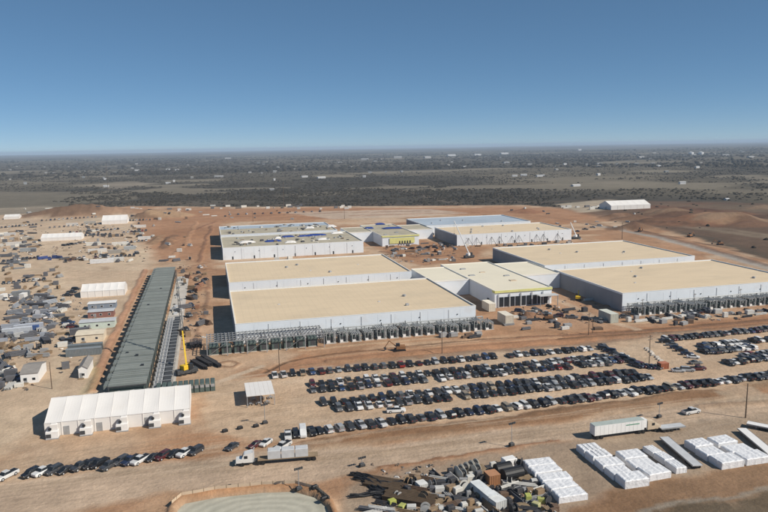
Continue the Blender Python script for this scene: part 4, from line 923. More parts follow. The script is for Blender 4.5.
# cargo of the flatbed
for k in range(3):
    o = MB().rbox(0, 0, 0, 3.3, 2.3, 2.2, 0, .12).build('metal_crate', m_lgrey, None); o.matrix_world = FB.matrix_basis @ Matrix.Translation((4.2 + k * 3.5, 0, 1.36))
    tag(o, ['rear grey metal crate on the flatbed truck', 'middle grey metal crate on the flatbed truck', 'front grey metal crate on the flatbed truck'][k], 'crate', 'crates on the flatbed')
def flat_trailer(a, b_, L, label, deckm):
    p = onground(*a); q = at(*b_); t = thing('flatbed_trailer', label, 'trailer', p, math.atan2(q.y - p.y, q.x - p.x))
    MB().box(0, L, -1.25, 1.25, 1.0, 1.25).build('deck', deckm, t)
    for s in (-1.27, 1.25): MB().box(0, L, s, s + .02, .9, 1.3).build('side_rail', m_grey, t)
    MB().box(0, L, -.4, .4, .75, .995).build('chassis', m_darkmetal, t)
    for x in (1.0, 2.2, 3.4):
        for s in (-1, 1): part('wheel', WB, t, (x, s * 1.0, .5), R(90))
    for s in (-.6, .6): MB().box(L - 2.5, L - 2.3, s - .08, s + .08, 0, .95).build('landing_leg', m_grey, t)
    return t
flat_trailer((659, 431.5), (681, 429), 7.5, 'short flatbed trailer standing in front of the semi truck', m_lgrey)
flat_trailer((697.5, 470), (673, 449), 17, 'long pale flatbed trailer parked between white wrapped bundles', m_lgrey)
flat_trailer((772, 458), (747, 437), 16, 'long white trailer near the right edge beside wrapped bundles', m_white)
flat_trailer((775, 432), (760, 429), 7, 'white trailer cut by the right edge of the yard', m_white)
# ------------------------------------------------------------------ wrapped bundles in the front right yard
def wrap_mesh(L, W, h, seed):
    rg = random.Random(seed); n, m2 = 8, 6; vs = []; fs = []
    nu = n + 5; mv = m2 + 5
    us = [-1.0, -1.0, -.97] + [-.9 + 1.8 * i / n for i in range(n + 1)] + [.97, 1.0, 1.0]
    vs_ = [-1.0, -1.0, -.97] + [-.9 + 1.8 * i / m2 for i in range(m2 + 1)] + [.97, 1.0, 1.0]
    cols, rows = len(us), len(vs_)
    for j, v in enumerate(vs_):
        for i, u in enumerate(us):
            ei = min(i, cols - 1 - i); ej = min(j, rows - 1 - j); e = min(ei, ej)
            z = 0 if e == 0 else h * .9 if e == 1 else h * .985 if e == 2 else h * (1 + .035 * math.sin(i * 2.6 + seed) + rg.uniform(-.015, .03))
            bl = .05 * math.sin(i * 1.9 + seed) + .05 * math.sin(j * 2.3)
            vs.append((u * L / 2 + (bl if ej <= 1 else 0) * 0 + (math.copysign(bl, u) if ei <= 1 else 0), v * W / 2 + (math.copysign(bl, v) if ej <= 1 else 0), z))
    for j in range(rows - 1):
        for i in range(cols - 1): a = j * cols + i; fs.append((a, a + 1, a + cols + 1, a + cols))
    return MB().add(vs, fs).mesh('wrapped_bundle', m_wrap)
strap = MB().box(-.05, .05, -2.02, 2.02, 2.64, 2.7).mesh('strap', m_grey)
BM = [wrap_mesh(6.0, 4.0, 2.6, s) for s in range(4)]
def wrapped(px, py, L, W, label, k, h=2.6, straps=False):
    p = onground(px, py); o = thing('wrapped_bundle', label, 'bundle', p, random.uniform(-.06, .06), 'white wrapped bundles in the front yard')
    b = part('wrapping', BM[k % 4], o, (L / 2, W / 2, 0)); h *= .88; b.scale = (L / 6.0, W / 4.0, h / 2.6)
    MB().box(.1, L - .1, .1, W - .1, -.15, .12).build('pallet', m_wood, o)
    if straps:
        for u in (.25, .5, .75): s = part('strap', strap, b, ((u - .5) * 5.6, 0, 0.08))
    return o
def stack(px, py, n, L, W, h, col_lab, gap=.35, straps=0):
    """near left corner pixel, n bundles going back"""
    p = at(px, py)
    for k in range(n):
        y = p.y + k * (W + gap); o = wrapped(px, py, L * random.uniform(.88, 1.08), W * random.uniform(.92, 1.03), f'white wrapped bundle, {ordinal(k + 1)} from the front in the {col_lab}', k + n, h * random.uniform(.85, 1.1), k >= n - straps)
        o.location = (p.x + random.uniform(-.3, .3), y, gz(p.x, y))
stack(559, 504, 5, 7.6, 3.6, 1.9, 'leftmost stack beside the clutter')
stack(624, 489.5, 5, 5.8, 4.1, 2.1, 'second stack from the left', straps=2)
stack(648.5, 482, 3, 6.0, 4.4, 1.9, 'third stack from the left')
stack(677, 474, 3, 3.2, 4.4, 1.6, 'narrow stack left of the flatbed trailer')
stack(721, 470, 3, 6.0, 4.5, 2.0, 'stack right of the pale flatbed trailer')
stack(746, 466, 3, 6.4, 4.5, 1.9, 'rightmost stack by the long white trailer')
# ------------------------------------------------------------------ front material yard clutter
CL = [((.05, .05, .055), 30), ((.12, .12, .13), 16), ((.30, .30, .30), 14), ((.55, .54, .51), 14), ((.26, .18, .11), 14), ((.14, .09, .06), 10), ((.62, .60, .55), 8)]
def rc(): return random.choices([c for c, _ in CL], [w_ for _, w_ in CL])[0]
def crate_item(p, rz, s, c, label, grp):
    t = thing('pallet_load', label, 'pallet', p, rz, grp)
    L, W, h = s; MB().box(-L / 2, L / 2, -W / 2, W / 2, 0, .14).build('pallet', m_wood, t)
    MB().rbox(0, 0, .14, L * .94, W * .92, h, 0, min(.08, h * .2)).build('load', m_any, t, color=c); return t
def pipe_bundle(p, rz, L, n, r, c, label, grp):
    t = thing('pipe_bundle', label, 'pipes', p, rz, grp); k = 0; row = 0; pos = []
    m_n = n
    while m_n > 0 and row < 4:
        for i in range(m_n): pos.append(((i - (m_n - 1) / 2) * 2.05 * r, r + row * 1.78 * r))
        row += 1; m_n -= 1
    me = MB().tube((-L / 2, 0, 0), (L / 2, 0, 0), r, 7).mesh('pipe', m_any)
    for a, z in pos: part('pipe', me, t, (random.uniform(-.25, .25), a, z + .12), 0, c)
    for x in (-L / 3, L / 3): MB().box(x - .1, x + .1, -n * r - .2, n * r + .2, 0, .12).build('dunnage', m_wood, t)
    return t
def beam_stack(p, rz, L, n, rows, c, label, grp):
    t = thing('steel_beam_stack', label, 'beams', p, rz, grp)
    mb = MB(); mb.box(-L / 2, L / 2, -.14, .14, 0, .03); mb.box(-L / 2, L / 2, -.14, .14, .32, .35); mb.box(-L / 2, L / 2, -.012, .012, .032, .318); me = mb.mesh('beam', m_any)
    for j in range(rows):
        for i in range(n): part('beam', me, t, (random.uniform(-.4, .4), (i - (n - 1) / 2) * .42, .1 + j * .40), 0, c)
    for x in (-L / 3, L / 3): MB().box(x - .08, x + .08, -n * .22, n * .22, 0, .1).build('dunnage', m_wood, t)
    return t
def cable_reel(p, rz, r, c, label, grp):
    t = thing('cable_reel', label, 'reel', p, rz, grp)
    for s in (-1, 1): MB().tube((s * r * .55, 0, r), (s * r * .62, 0, r), r, 14).build('flange', m_any, t, color=c)
    MB().tube((-r * .55, 0, r), (r * .55, 0, r), r * .6, 12).build('drum', m_black, t); return t
def lumber(p, rz, L, W, h, label, grp, m_=None):
    t = thing('timber_stack', label, 'timber', p, rz, grp); n = max(2, int(W / .5)); rows = max(1, int(h / .4))
    me = MB().box(-L / 2, L / 2, -.21, .21, 0, .34).mesh('timber', m_ or m_wood)
    for j in range(rows):
        for i in range(n): part('timber', me, t, (random.uniform(-.3, .3), (i - (n - 1) / 2) * .47, .05 + j * .38))
    return t
G3 = 'materials stored in the front yard'
CW = {(.22, .23, .25): 'mid grey', (.16, .17, .19): 'dark grey', (.30, .32, .35): 'blue grey', (.34, .35, .38): 'light grey', (.05, .10, .26): 'blue', (.30, .32, .36): 'blue grey', (.36, .36, .36): 'grey', (.20, .21, .22): 'dark grey', (.04, .07, .22): 'dark blue', (.03, .05, .15): 'navy', (.40, .34, .25): 'tan', (.30, .16, .10): 'rusty', (.05, .05, .055): 'black', (.12, .12, .13): 'dark grey', (.30, .30, .30): 'grey', (.55, .54, .51): 'pale grey', (.26, .18, .11): 'brown', (.14, .09, .06): 'dark brown', (.62, .60, .55): 'cream'}
spots = []
def free(px, py, d):
    for a, b_, c in spots:
        if abs(px - a) < (d + c) and abs(py - b_) < (d + c) * .8: return False
    spots.append((px, py, d)); return True
# named pieces
t = thing('black_tank', 'black horizontal tank pair with white crate top in the front yard', 'tank', onground(503, 481), R(8)); MB().tube((0, 0, 1.5), (5.2, 0, 1.5), 1.45, 16).build('tank', m_black, t); MB().box(.5, 4.8, -1, 1, 0, .35).build('cradle', m_darkmetal, t); spots.append((512, 476, 9))
MB().tube((0, 3.4, 1.4), (4.2, 3.4, 1.4), 1.35, 16).build('tank', m_black, t)
o = MB().rbox(0, 0, 0, 3.4, 2.2, 2.2, 0, .1).build('white_crate', m_white, None, onground(509, 466), R(8)); tag(o, 'white topped crate behind the black tanks', 'crate'); spots.append((509, 464, 6))
lumber(onground(392, 486), R(-35), 13, 5, 1.2, 'wide dark brown timber stack at the left of the front yard', G3, m_darkwood); spots.append((393, 486, 10))
lumber(onground(410, 500), R(-35), 12, 5, 1.5, 'dark timber stack below the wide brown one', G3, m_darkwood); spots.append((410, 502, 9))
for k, (px, py) in enumerate([(364, 482), (368, 487), (374, 481), (379, 488), (384, 483), (372, 497), (386, 498), (392, 505)]):
    spots.append((px, py, 4)); p = onground(px, py); t = thing('hose_coil', f'curved black hose heap, {ordinal(k + 1)} from the road at the left of the front yard', 'hose', p, R(-55 + 14 * (k % 3)), G3)
    for q in range(3):
        mb = MB(); pts = [Vector((i * 1.1 - 5, q * .55 + 1.8 * math.sin(i * .33 + k) + random.uniform(-.1, .1), .28 + .22 * (q % 2) + .25 * math.sin(i * .9 + q) ** 2)) for i in range(10 + k % 3)]
        for u, v in zip(pts, pts[1:]): mb.tube(u, v, .23, 6)
        mb.build('hose', m_black, t)
for k, (px, py) in enumerate([(459, 474), (464, 472), (469, 470), (474, 468), (476, 473), (462, 478)]):
    spots.append((px, py, 2.6)); cable_reel(onground(px, py), R(20), 1.15, (.58, .55, .48), f'cream cable reel, {ordinal(k + 1)} in the cluster left of the black tanks', G3)
container(420, 492, 2.2, 2.4, 1.6, (.5, .5, .48), 'small pale box among dark loads in the front yard', R(12)); spots.append((423, 490, 5))
spots += [(494, 500, 8), (497, 482, 8), (500, 510, 7)]
for px, py, c, lb in [(392, 505, (.40, .42, .10), 'yellow green barrel rack on the left of the front yard'), (402, 510, (.38, .40, .12), 'second yellow green rack at the bottom of the front yard'), (541, 503, (.36, .37, .12), 'yellow green load left of the wrapped bundles'), (528, 500, (.42, .45, .12), 'olive load in the middle of the front yard'), (536, 508, (.44, .42, .22), 'pale yellow load near the bottom of the yard')]:
    crate_item(onground(px, py), random.uniform(0, 3), (1.8, 1.4, 1.2), c, lb, G3); spots.append((px, py, 3))
rg = random.Random(77); n = 0
for tries in range(1600):
    px, py = rg.uniform(372, 560), rg.uniform(464, 520)
    if py < 488 - (px - 372) * .19 or px - 372 > 250 - (py - 464) * .8 and py > 500 or px > 520 + (py - 464) * .75 or px < 400 + (480 - py) * .8: continue
    if not free(px, py, rg.uniform(1.5, 2.6)): continue
    p = onground(px, py); c = rc(); r_ = rg.random(); n += 1; rw = 'upper' if py < 484 else 'middle' if py < 500 else 'lower'; lb = f'{ordinal(n)} scattered load'
    side = 'left' if px < 435 else 'centre' if px < 490 else 'right'
    if r_ < .45: crate_item(p, rg.uniform(-.3, .5), (rg.uniform(1.0, 2.4), rg.uniform(.9, 1.7), rg.uniform(.4, 1.5)), c, f'{CW[c]} pallet load in the {rw} {side} of the front yard', G3)
    elif r_ < .62: pipe_bundle(p, R(rg.choice([15, 100, -35])), rg.uniform(4, 7), rg.randint(2, 4), .16, c, f'{CW[c]} pipe bundle in the {rw} {side} of the front yard', G3)
    elif r_ < .80: beam_stack(p, R(rg.choice([10, 95, -30])), rg.uniform(4, 8), rg.randint(3, 5), rg.randint(1, 2), c, f'{CW[c]} steel beam stack in the {rw} {side} of the front yard', G3)
    elif r_ < .9: cable_reel(p, rg.uniform(0, 3), rg.uniform(.7, 1.2), c, f'{CW[c]} cable reel in the {rw} {side} of the front yard', G3)
    else: lumber(p, R(rg.choice([10, 95])), rg.uniform(3, 5), 1.6, .9, f'brown timber stack in the {rw} {side} of the front yard', G3)
    if n > 170: break
# ------------------------------------------------------------------ left material yard
G4 = 'materials stored in the left yard'; spots = [(30, 372, 16), (85, 370, 12), (97, 310, 26), (100, 330, 24), (103, 288, 24), (85, 352, 18), (62, 238, 24), (115, 222, 15), (12, 219, 10)]
rg = random.Random(31); n = 0
def yard_item(px, py, c, r_, zone):
    p = onground(px, py); s = 1.0
    nmz = zone
    if r_ < .40: crate_item(p, rg.uniform(-.2, .3), (rg.uniform(1.5, 4.5), rg.uniform(1.4, 2.6), rg.uniform(1, 2.8)), c, f'{CW.get(c, "blue")} material load {nmz}', G4)
    elif r_ < .58: pipe_bundle(p, R(rg.uniform(0, 180)), rg.uniform(4, 9), rg.randint(3, 5), .28, c, f'{CW.get(c, "blue")} pipe bundle {nmz}', G4)
    elif r_ < .84: beam_stack(p, R(rg.uniform(0, 180)), rg.uniform(4, 10), rg.randint(4, 7), rg.randint(2, 4), c, f'{CW.get(c, "blue")} steel stack {nmz}', G4)
    elif r_ < .93: cable_reel(p, rg.uniform(0, 3), rg.uniform(.9, 1.5), c, f'{CW.get(c, "blue")} cable reel {nmz}', G4)
    else: lumber(p, R(rg.choice([5, 95])), rg.uniform(4, 7), 2.4, 1.2, f'brown timber stack {nmz}', G4)
ZONES = [  # px range, py range, count, palette, wording
    (14, 54, 298, 326, 60, [(.22, .23, .25), (.16, .17, .19), (.30, .32, .35), (.12, .12, .13), (.34, .35, .38)], 'in the grey steel heap of the left yard'),
    (0, 50, 326, 342, 30, [(.30, .32, .36), (.12, .12, .13), (.05, .10, .26), (.36, .36, .36)], 'in the long grey row below the steel heap'),
    (0, 45, 345, 364, 16, [(.12, .12, .13), (.26, .18, .11), (.30, .30, .30)], 'between the grey row and the small white cabin'),
    (0, 22, 364, 388, 18, [(.55, .54, .51), (.12, .12, .13), (.62, .60, .55)], 'left of the small white cabin'),
    (0, 60, 266, 296, 30, [(.26, .18, .11), (.12, .12, .13), (.62, .60, .55), (.30, .30, .30)], 'in the sparse middle of the left yard'),
    (0, 30, 255, 268, 16, [(.12, .12, .13), (.20, .21, .22)], 'in the dark stack at the left edge'),
    (42, 82, 247, 261, 30, [(.04, .07, .22), (.03, .05, .15), (.12, .12, .13), (.14, .09, .06)], 'in the dark blue far yard heap'),
    (60, 142, 224, 238, 30, [(.05, .05, .055), (.12, .12, .13), (.62, .60, .55), (.26, .18, .11)], 'among far yard rows near the white tents'),
    (84, 140, 240, 262, 26, [(.62, .60, .55), (.30, .30, .30), (.12, .12, .13), (.26, .18, .11), (.40, .34, .25)], 'in the far yard behind the steel shed'),
    (0, 42, 222, 252, 34, [(.30, .30, .30), (.62, .60, .55), (.12, .12, .13), (.26, .18, .11)], 'in the far left corner of the yard'),
    (62, 84, 300, 372, 20, [(.12, .12, .13), (.05, .05, .055), (.62, .60, .55)], 'just left of the site offices'),
    (180, 208, 268, 345, 22, [(.14, .09, .06), (.26, .18, .11), (.12, .12, .13), (.30, .16, .10)], 'in the lane between shed and halls'),
    (150, 190, 215, 262, 18, [(.14, .09, .06), (.12, .12, .13), (.55, .54, .51)], 'on red earth behind the steel shed'),
    (20, 140, 208, 220, 12, [(.62, .60, .55), (.12, .12, .13), (.30, .30, .30)], 'near the far dirt mounds')]
for x0, x1, y0, y1, cnt, pal, words in ZONES:
    k = 0
    for tries in range(cnt * 6):
        px, py = rg.uniform(x0, x1), rg.uniform(y0, y1)
        if not free(px, py, 2.2 if y0 > 290 else 1.5 if y0 > 240 else 1.2): continue
        k += 1; yard_item(px, py, rg.choice(pal), rg.random(), words)
        if k >= cnt: break
GC = 'containers and trailers in the left yard'
rgc = random.Random(4)
for k, (px, py, L, c, rz, lb) in enumerate([
    (86, 246, 12, (.62, .60, .55), 2, 'cream container in the far yard right of the long tent'), (98, 249, 12, (.45, .34, .25), 2, 'tan container right of the cream one in the far yard'), (112, 246, 12, (.62, .60, .56), 3, 'pale container near the spoil trenches'), (88, 253, 14, (.60, .58, .55), 3, 'long pale container behind the gable tent'), (108, 254, 10, (.30, .28, .25), 2, 'dull brown container in the far yard'), (124, 250, 9, (.34, .36, .37), 2, 'grey container by the spoil strip head'),
    (90, 264, 16, (.60, .60, .60), 4, 'long white trailer box above the gable tent'), (108, 262, 11, (.58, .56, .52), 2, 'white box right of the long trailer box'), (20, 252, 12, (.28, .30, .31), 4, 'dark container at the left of the dark blue heap'), (6, 246, 12, (.55, .53, .5), 3, 'pale container in the far left corner'), (22, 240, 10, (.40, .36, .30), 5, 'tan container left of the long tent'), (4, 236, 10, (.5, .5, .5), 2, 'grey container at the far left edge'),
    (66, 226, 12, (.55, .52, .48), 2, 'pale container behind the long tent'), (84, 224, 12, (.35, .33, .3), 2, 'brown grey container left of the peaked tent'), (134, 228, 12, (.58, .56, .52), 2, 'pale container right of the peaked tent'), (138, 240, 11, (.6, .58, .55), 2, 'pale container beside the trench mounds'),
    (4, 300, 5, (.62, .60, .57), 80, 'white upright box at the left yard edge'), (24, 299, 5, (.62, .60, .57), 80, 'white box behind the steel heap'), (12, 297, 9, (.18, .19, .2), 3, 'dark container between two white boxes'), (34, 299, 8, (.12, .12, .13), -20, 'dark container right of the white box'), (2, 336, 12, (.42, .44, .47), 8, 'long grey trailer load at the left edge'), (14, 332, 12, (.36, .38, .42), 8, 'second long grey trailer load'), (70, 336, 8, (.09, .09, .1), 10, 'dark container left of the green office')]):
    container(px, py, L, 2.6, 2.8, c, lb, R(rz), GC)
GV = 'vehicles parked in the left yard'
for a, b_, n_, rz, words in [((70, 233), (118, 229.5), 15, 0, 'the row beside the long tent'), ((124, 233), (146, 231), 7, 0, 'the row near the spoil trenches'), ((86, 236), (110, 234.5), 7, .2, 'the second far yard row'), ((3, 366), (16, 380), 4, .9, 'the group left of the small cabin'),
                             ((66, 320), (76, 332), 4, 1.4, 'the group left of the green office'), ((66, 345), (75, 340), 3, 1.3, 'the group left of the cream office'), ((6, 300), (14, 294), 3, .5, 'the group at the yard edge'), ((68, 296), (76, 290), 3, 1.2, 'the group left of the gable tent'), ((50, 228), (100, 224), 12, .1, 'the back row near the peaked tent'), ((18, 232), (40, 246), 6, .8, 'the line left of the long tent'), ((182, 300), (206, 280), 4, .6, 'the lane between shed and halls')]:
    px_row(a, b_, n_, rz, words, GV, .35)
for a, b_, n_, rz, words in [((4, 262), (38, 258), 10, .1, 'the row above the pale lane'), ((64, 246), (84, 243), 6, .9, 'the line below the long tent'), ((2, 228), (36, 225), 11, .1, 'the far corner row'), ((120, 244), (146, 241), 8, .1, 'the row by the trench mounds'), ((66, 262), (84, 258), 5, .2, 'the row above the gable tent'), ((96, 258), (134, 256), 10, .1, 'the row behind the gable tent'), ((4, 284), (44, 280), 9, .3, 'the sparse middle yard line'), ((44, 318), (60, 306), 4, .5, 'the line right of the steel heap'), ((130, 221), (150, 220), 7, .1, 'the row right of the peaked tent'), ((42, 221), (96, 217), 14, .1, 'the row below the brown mound'),
                             ((186, 330), (200, 268), 8, .4, 'the lane beside the shed'), ((300, 341), (380, 334), 9, 1.5, 'the line below the left plant units'), ((400, 332), (476, 324), 8, 1.5, 'the right line below the plant units'), ((520, 312), (600, 322), 7, 1.0, 'the line before the entrance block'), ((396, 250), (450, 247), 8, .8, 'the line on the red earth'), ((450, 247), (560, 240), 12, .6, 'the line before the white hall'), ((560, 236), (600, 226), 6, .7, 'the line right of the white hall'), ((230, 215), (320, 212), 12, .2, 'the row behind the rear halls'), ((624, 318), (684, 312), 9, 1.3, 'the line before the right plant')]:
    px_row(a, b_, n_, rz, words, 'vehicles standing about the site', .25)
# loose plant around the halls and entrance
GP = 'materials around the halls'
for x0, x1, y0, y1, cnt, words in [(384, 456, 243, 262, 30, 'on the red earth between front and rear halls'), (500, 600, 300, 330, 26, 'on the dirt in front of the entrance block'), (626, 690, 308, 326, 22, 'before the left end of the right hall'), (300, 480, 328, 338, 30, 'on the dirt below the left hall plant units'),
                                 (440, 580, 238, 248, 22, 'along the front of the white rear hall'), (232, 330, 258, 264, 8, 'between the tan halls'), (200, 300, 205, 220, 16, 'behind the farthest left hall'), (480, 640, 210, 236, 22, 'on the earth right of the rear halls'), (650, 768, 300, 318, 30, 'among the rows before the right hall')]:
    spots = []
    for tries in range(cnt * 3):
        px, py = rg.uniform(x0, x1), rg.uniform(y0, y1); p = onground(px, py)
        if any(a - 2 < p.x < b_ + 2 and c_ - 2 < p.y < d_ + 2 for a, b_, c_, d_ in [(8, 114, 270, 352), (8, 112, 374, 442), (8, 114, 511, 578), (8, 109, 590, 657), (189, 294, 272, 351), (190, 294, 366, 443), (192, 294, 518, 574), (189, 291, 588, 653), (134, 166, 309, 392), (113, 190, 344, 384), (134, 166, 536, 620), (113, 190, 569, 606)]): continue
        if not free(px, py, 1.5): continue
        c = rg.choice([(.14, .09, .06), (.12, .12, .13), (.05, .05, .055), (.55, .54, .51), (.62, .60, .55), (.30, .30, .30)]); q = rg.random()
        L = f'{CW[c]} %s {words}'
        if q < .55: crate_item(p, rg.uniform(-.3, .3), (rg.uniform(1.5, 4), rg.uniform(1.2, 2.6), rg.uniform(.7, 2.2)), c, L % 'material load', GP)
        elif q < .8: beam_stack(p, R(rg.choice([5, 90])), rg.uniform(4, 8), rg.randint(3, 5), 2, c, L % 'steel stack', GP)
        else: pipe_bundle(p, R(rg.choice([5, 90])), rg.uniform(4, 8), 3, .22, c, L % 'pipe bundle', GP)
        cnt -= 1
        if cnt <= 0: break
for k, (px, py) in enumerate([(199, 362), (204, 359), (209, 357), (213, 360)]): beam_stack(onground(px, py + 4), R(115), 12, 4, 3, (.06, .055, .055), f'long dark beam stack, {ordinal(k + 1)} from the left near the yellow crane', GP)
for k, (px, py) in enumerate([(192, 346), (196, 345.5), (200, 345)]): beam_stack(onground(px, py), R(92), 9, 4, 4, (.07, .06, .06), f'short dark beam stack, {ordinal(k + 1)} from the left beside the steel frame canopy', GP)

# ------------------------------------------------------------------ small litter of the building site, too much to count
def litter(name, label, zones, seed):
    rg = np.random.default_rng(seed); P = []
    for x0, x1, y0, y1, n, smax in zones:
        for _ in range(n):
            cx, cy = rg.uniform(x0, x1), rg.uniform(y0, y1)
            for q in range(rg.integers(1, 5)):
                p = at(cx + rg.normal(0, 1.2), cy + rg.normal(0, .5)); P.append((p.x, p.y, rg.uniform(.25, smax) * (1.5 if rg.random() < .15 else 1)))
    bad = [(6, 116, 266, 354), (6, 114, 372, 444), (6, 116, 509, 580), (6, 111, 588, 659), (187, 296, 270, 353), (188, 296, 364, 445), (190, 296, 516, 576), (187, 293, 586, 655), (132, 168, 307, 394), (111, 192, 342, 386), (132, 168, 534, 622), (111, 192, 567, 608), (-37, -14, 226, 462), (-50, -7, 200, 228)]
    P = [q for q in P if not any(a < q[0] < b and c < q[1] < d for a, b, c, d in bad)]
    k = len(P); base = np.array([(-1, -1, 0), (1, -1, 0), (1, 1, 0), (-1, 1, 0), (-.8, -.8, 1), (.8, -.8, 1), (.8, .8, 1), (-.8, .8, 1)]) * .5 + np.array((0, 0, 0))
    fc = np.array([(4, 5, 6, 7), (0, 1, 5, 4), (1, 2, 6, 5), (2, 3, 7, 6), (3, 0, 4, 7)])
    V = np.repeat(base[None], k, 0) * (1 + rg.uniform(-.25, .25, (k, 8, 3))); s = np.array([q[2] for q in P])
    V[:, :, 0] *= (s * rg.uniform(.6, 3.0, k))[:, None]; V[:, :, 1] *= (s * rg.uniform(.5, 1.4, k))[:, None]; V[:, :, 2] *= (s * rg.uniform(.5, 1.6, k))[:, None]
    a = rg.uniform(0, 6.28, k); ca, sa = np.cos(a)[:, None], np.sin(a)[:, None]; vx = V[:, :, 0] * ca - V[:, :, 1] * sa; vy = V[:, :, 0] * sa + V[:, :, 1] * ca
    V[:, :, 0], V[:, :, 1] = vx, vy; V += np.array([(x, y, gz(x, y) - .03) for x, y, _ in P])[:, None]
    Fi = (fc[None] + (np.arange(k) * 8)[:, None, None]).reshape(-1, 4); me = bpy.data.meshes.new(name)
    me.from_pydata(V.reshape(-1, 3).tolist(), [], Fi.tolist())
    pal = np.array([(.04, .04, .042), (.08, .075, .07), (.14, .10, .07), (.25, .24, .23), (.5, .48, .45), (.2, .12, .075), (.06, .07, .1), (.65, .63, .6)])
    cc = pal[rg.choice(len(pal), k, p=[.24, .2, .16, .12, .07, .12, .03, .06])]; at_ = me.color_attributes.new('tint', 'FLOAT_COLOR', 'POINT')
    at_.data.foreach_set('color', np.concatenate([np.repeat(cc, 8, 0), np.ones((k * 8, 1))], 1).astype(np.float32).ravel())
    M = bpy.data.materials.new('mixed_site_litter'); M.use_nodes = True; nn = M.node_tree.nodes; an = nn.new('ShaderNodeAttribute'); an.attribute_name = 'tint'
    M.node_tree.links.new(an.outputs['Color'], nn['Principled BSDF'].inputs['Base Color']); nn['Principled BSDF'].inputs['Roughness'].default_value = .8; me.materials.append(M)
    o = bpy.data.objects.new(name, me); col.objects.link(o); o['kind'] = 'stuff'; tag(o, label, 'litter')
litter('site_litter', 'small scattered building litter and offcuts lying about the whole site', [
    (8, 56, 298, 345, 260, .7), (0, 40, 350, 392, 60, .6), (58, 84, 295, 375, 60, .6), (0, 150, 224, 262, 200, .9), (178, 206, 265, 350, 90, .7),
    (370, 560, 465, 515, 260, .45), (300, 480, 326, 336, 90, .6), (500, 600, 300, 326, 50, .6), (620, 768, 300, 320, 110, .7), (384, 456, 243, 263, 90, .9), (440, 580, 237, 247, 70, .9)], 5)
# ------------------------------------------------------------------ poles, light towers, cranes, machines
def pole(px, py, h, label, arms=1, r=.16, cat='pole', lean=0):
    p = onground(px, py); t = thing('utility_pole', label, cat, p, R(20), 'utility poles on the site')
    MB().tube((0, 0, -.3), (lean, 0, h), r, 8, r * .65).build('shaft', m_pole, t)
    for k in range(arms):
        MB().box(-1.2, 1.2, -.07, .07, h - .7 - k * 1.0, h - .54 - k * 1.0).build('crossarm', m_pole, t)
        for s in (-1.05, 0.5, 1.05): MB().tube((s, 0, h - .54 - k), (s, 0, h - .3 - k), .06, 6).build('insulator', m_lgrey, t)
    return t
pole(279.5, 371, 10.5, 'wooden utility pole at the left end of the top car row', 0)
pole(442, 354, 10.5, 'wooden utility pole in the dirt strip before the left hall', 0)
pole(649, 366, 11.5, 'wooden utility pole with crossarms between the parking lots', 2)
pole(588.5, 336, 9.5, 'wooden utility pole in front of the right hall corner', 1); pole(592.5, 334, 6, 'short pole right beside the pole at the right hall corner', 0)
pole(745.5, 418, 10.5, 'tall wooden utility pole by the road at the right', 0, .2)
pole(52, 389, 9.5, 'wooden pole right of the small white cabin', 0)
for px, py, lb in [(325, 332, 'first lamp pole from the left before the left hall plant'), (390, 327, 'second lamp pole before the left hall plant'), (455, 322, 'third lamp pole before the left hall plant'), (642, 316, 'first lamp pole before the right hall plant'), (694, 310, 'second lamp pole before the right hall plant'), (739.5, 305, 'third lamp pole before the right hall plant')]:
    pole(px, py, 8.2, lb, 1, .13, 'lamp post')
pole(284, 208, 34, 'tall dark mast far behind the left halls', 1, .35); pole(344.5, 219, 15, 'dark mast behind the farthest left hall', 1, .25); pole(253, 222, 12, 'short mast behind the tarp covered roof', 1, .2); pole(108, 190, 55, 'tall thin mast standing in the far scrub on the left', 1, .4)
pole(622, 239, 14, 'dark pole right of the white rear hall', 1, .25)
def light_tower(px, py, label, h=6.5):
    p = onground(px, py); t = thing('light_tower', label, 'light tower', p, R(15), 'portable light towers')
    MB().rbox(0, 0, .3, 1.3, .9, .7, 0, .1).build('generator_box', m_darkmetal, t); MB().tube((0, 0, .9), (0, 0, h), .09, 6).build('mast', m_grey, t); MB().box(-1.0, 1.0, -.05, .05, h, h + .1).build('lamp_bar', m_grey, t)
    for x in (-.85, -.3, .3, .85): MB().rbox(x, -.15, h - .25, .42, .3, .5).build('lamp', m_darkmetal, t)
    for x in (-.7, .7): part('wheel', WM, t, (x, 0, .33))
light_tower(511.5, 447, 'portable light tower beside the road left of the semi truck'); light_tower(299, 492, 'portable light tower on the pond rim', 5.5); light_tower(659, 418, 'portable light tower above the semi truck', 4.5); light_tower(362, 467, 'low generator light tower by the road above the hoses', 2.5)
light_tower(265, 424, 'white topped light tower in the dirt left of the car park', 6)
def fire(px, py): pass
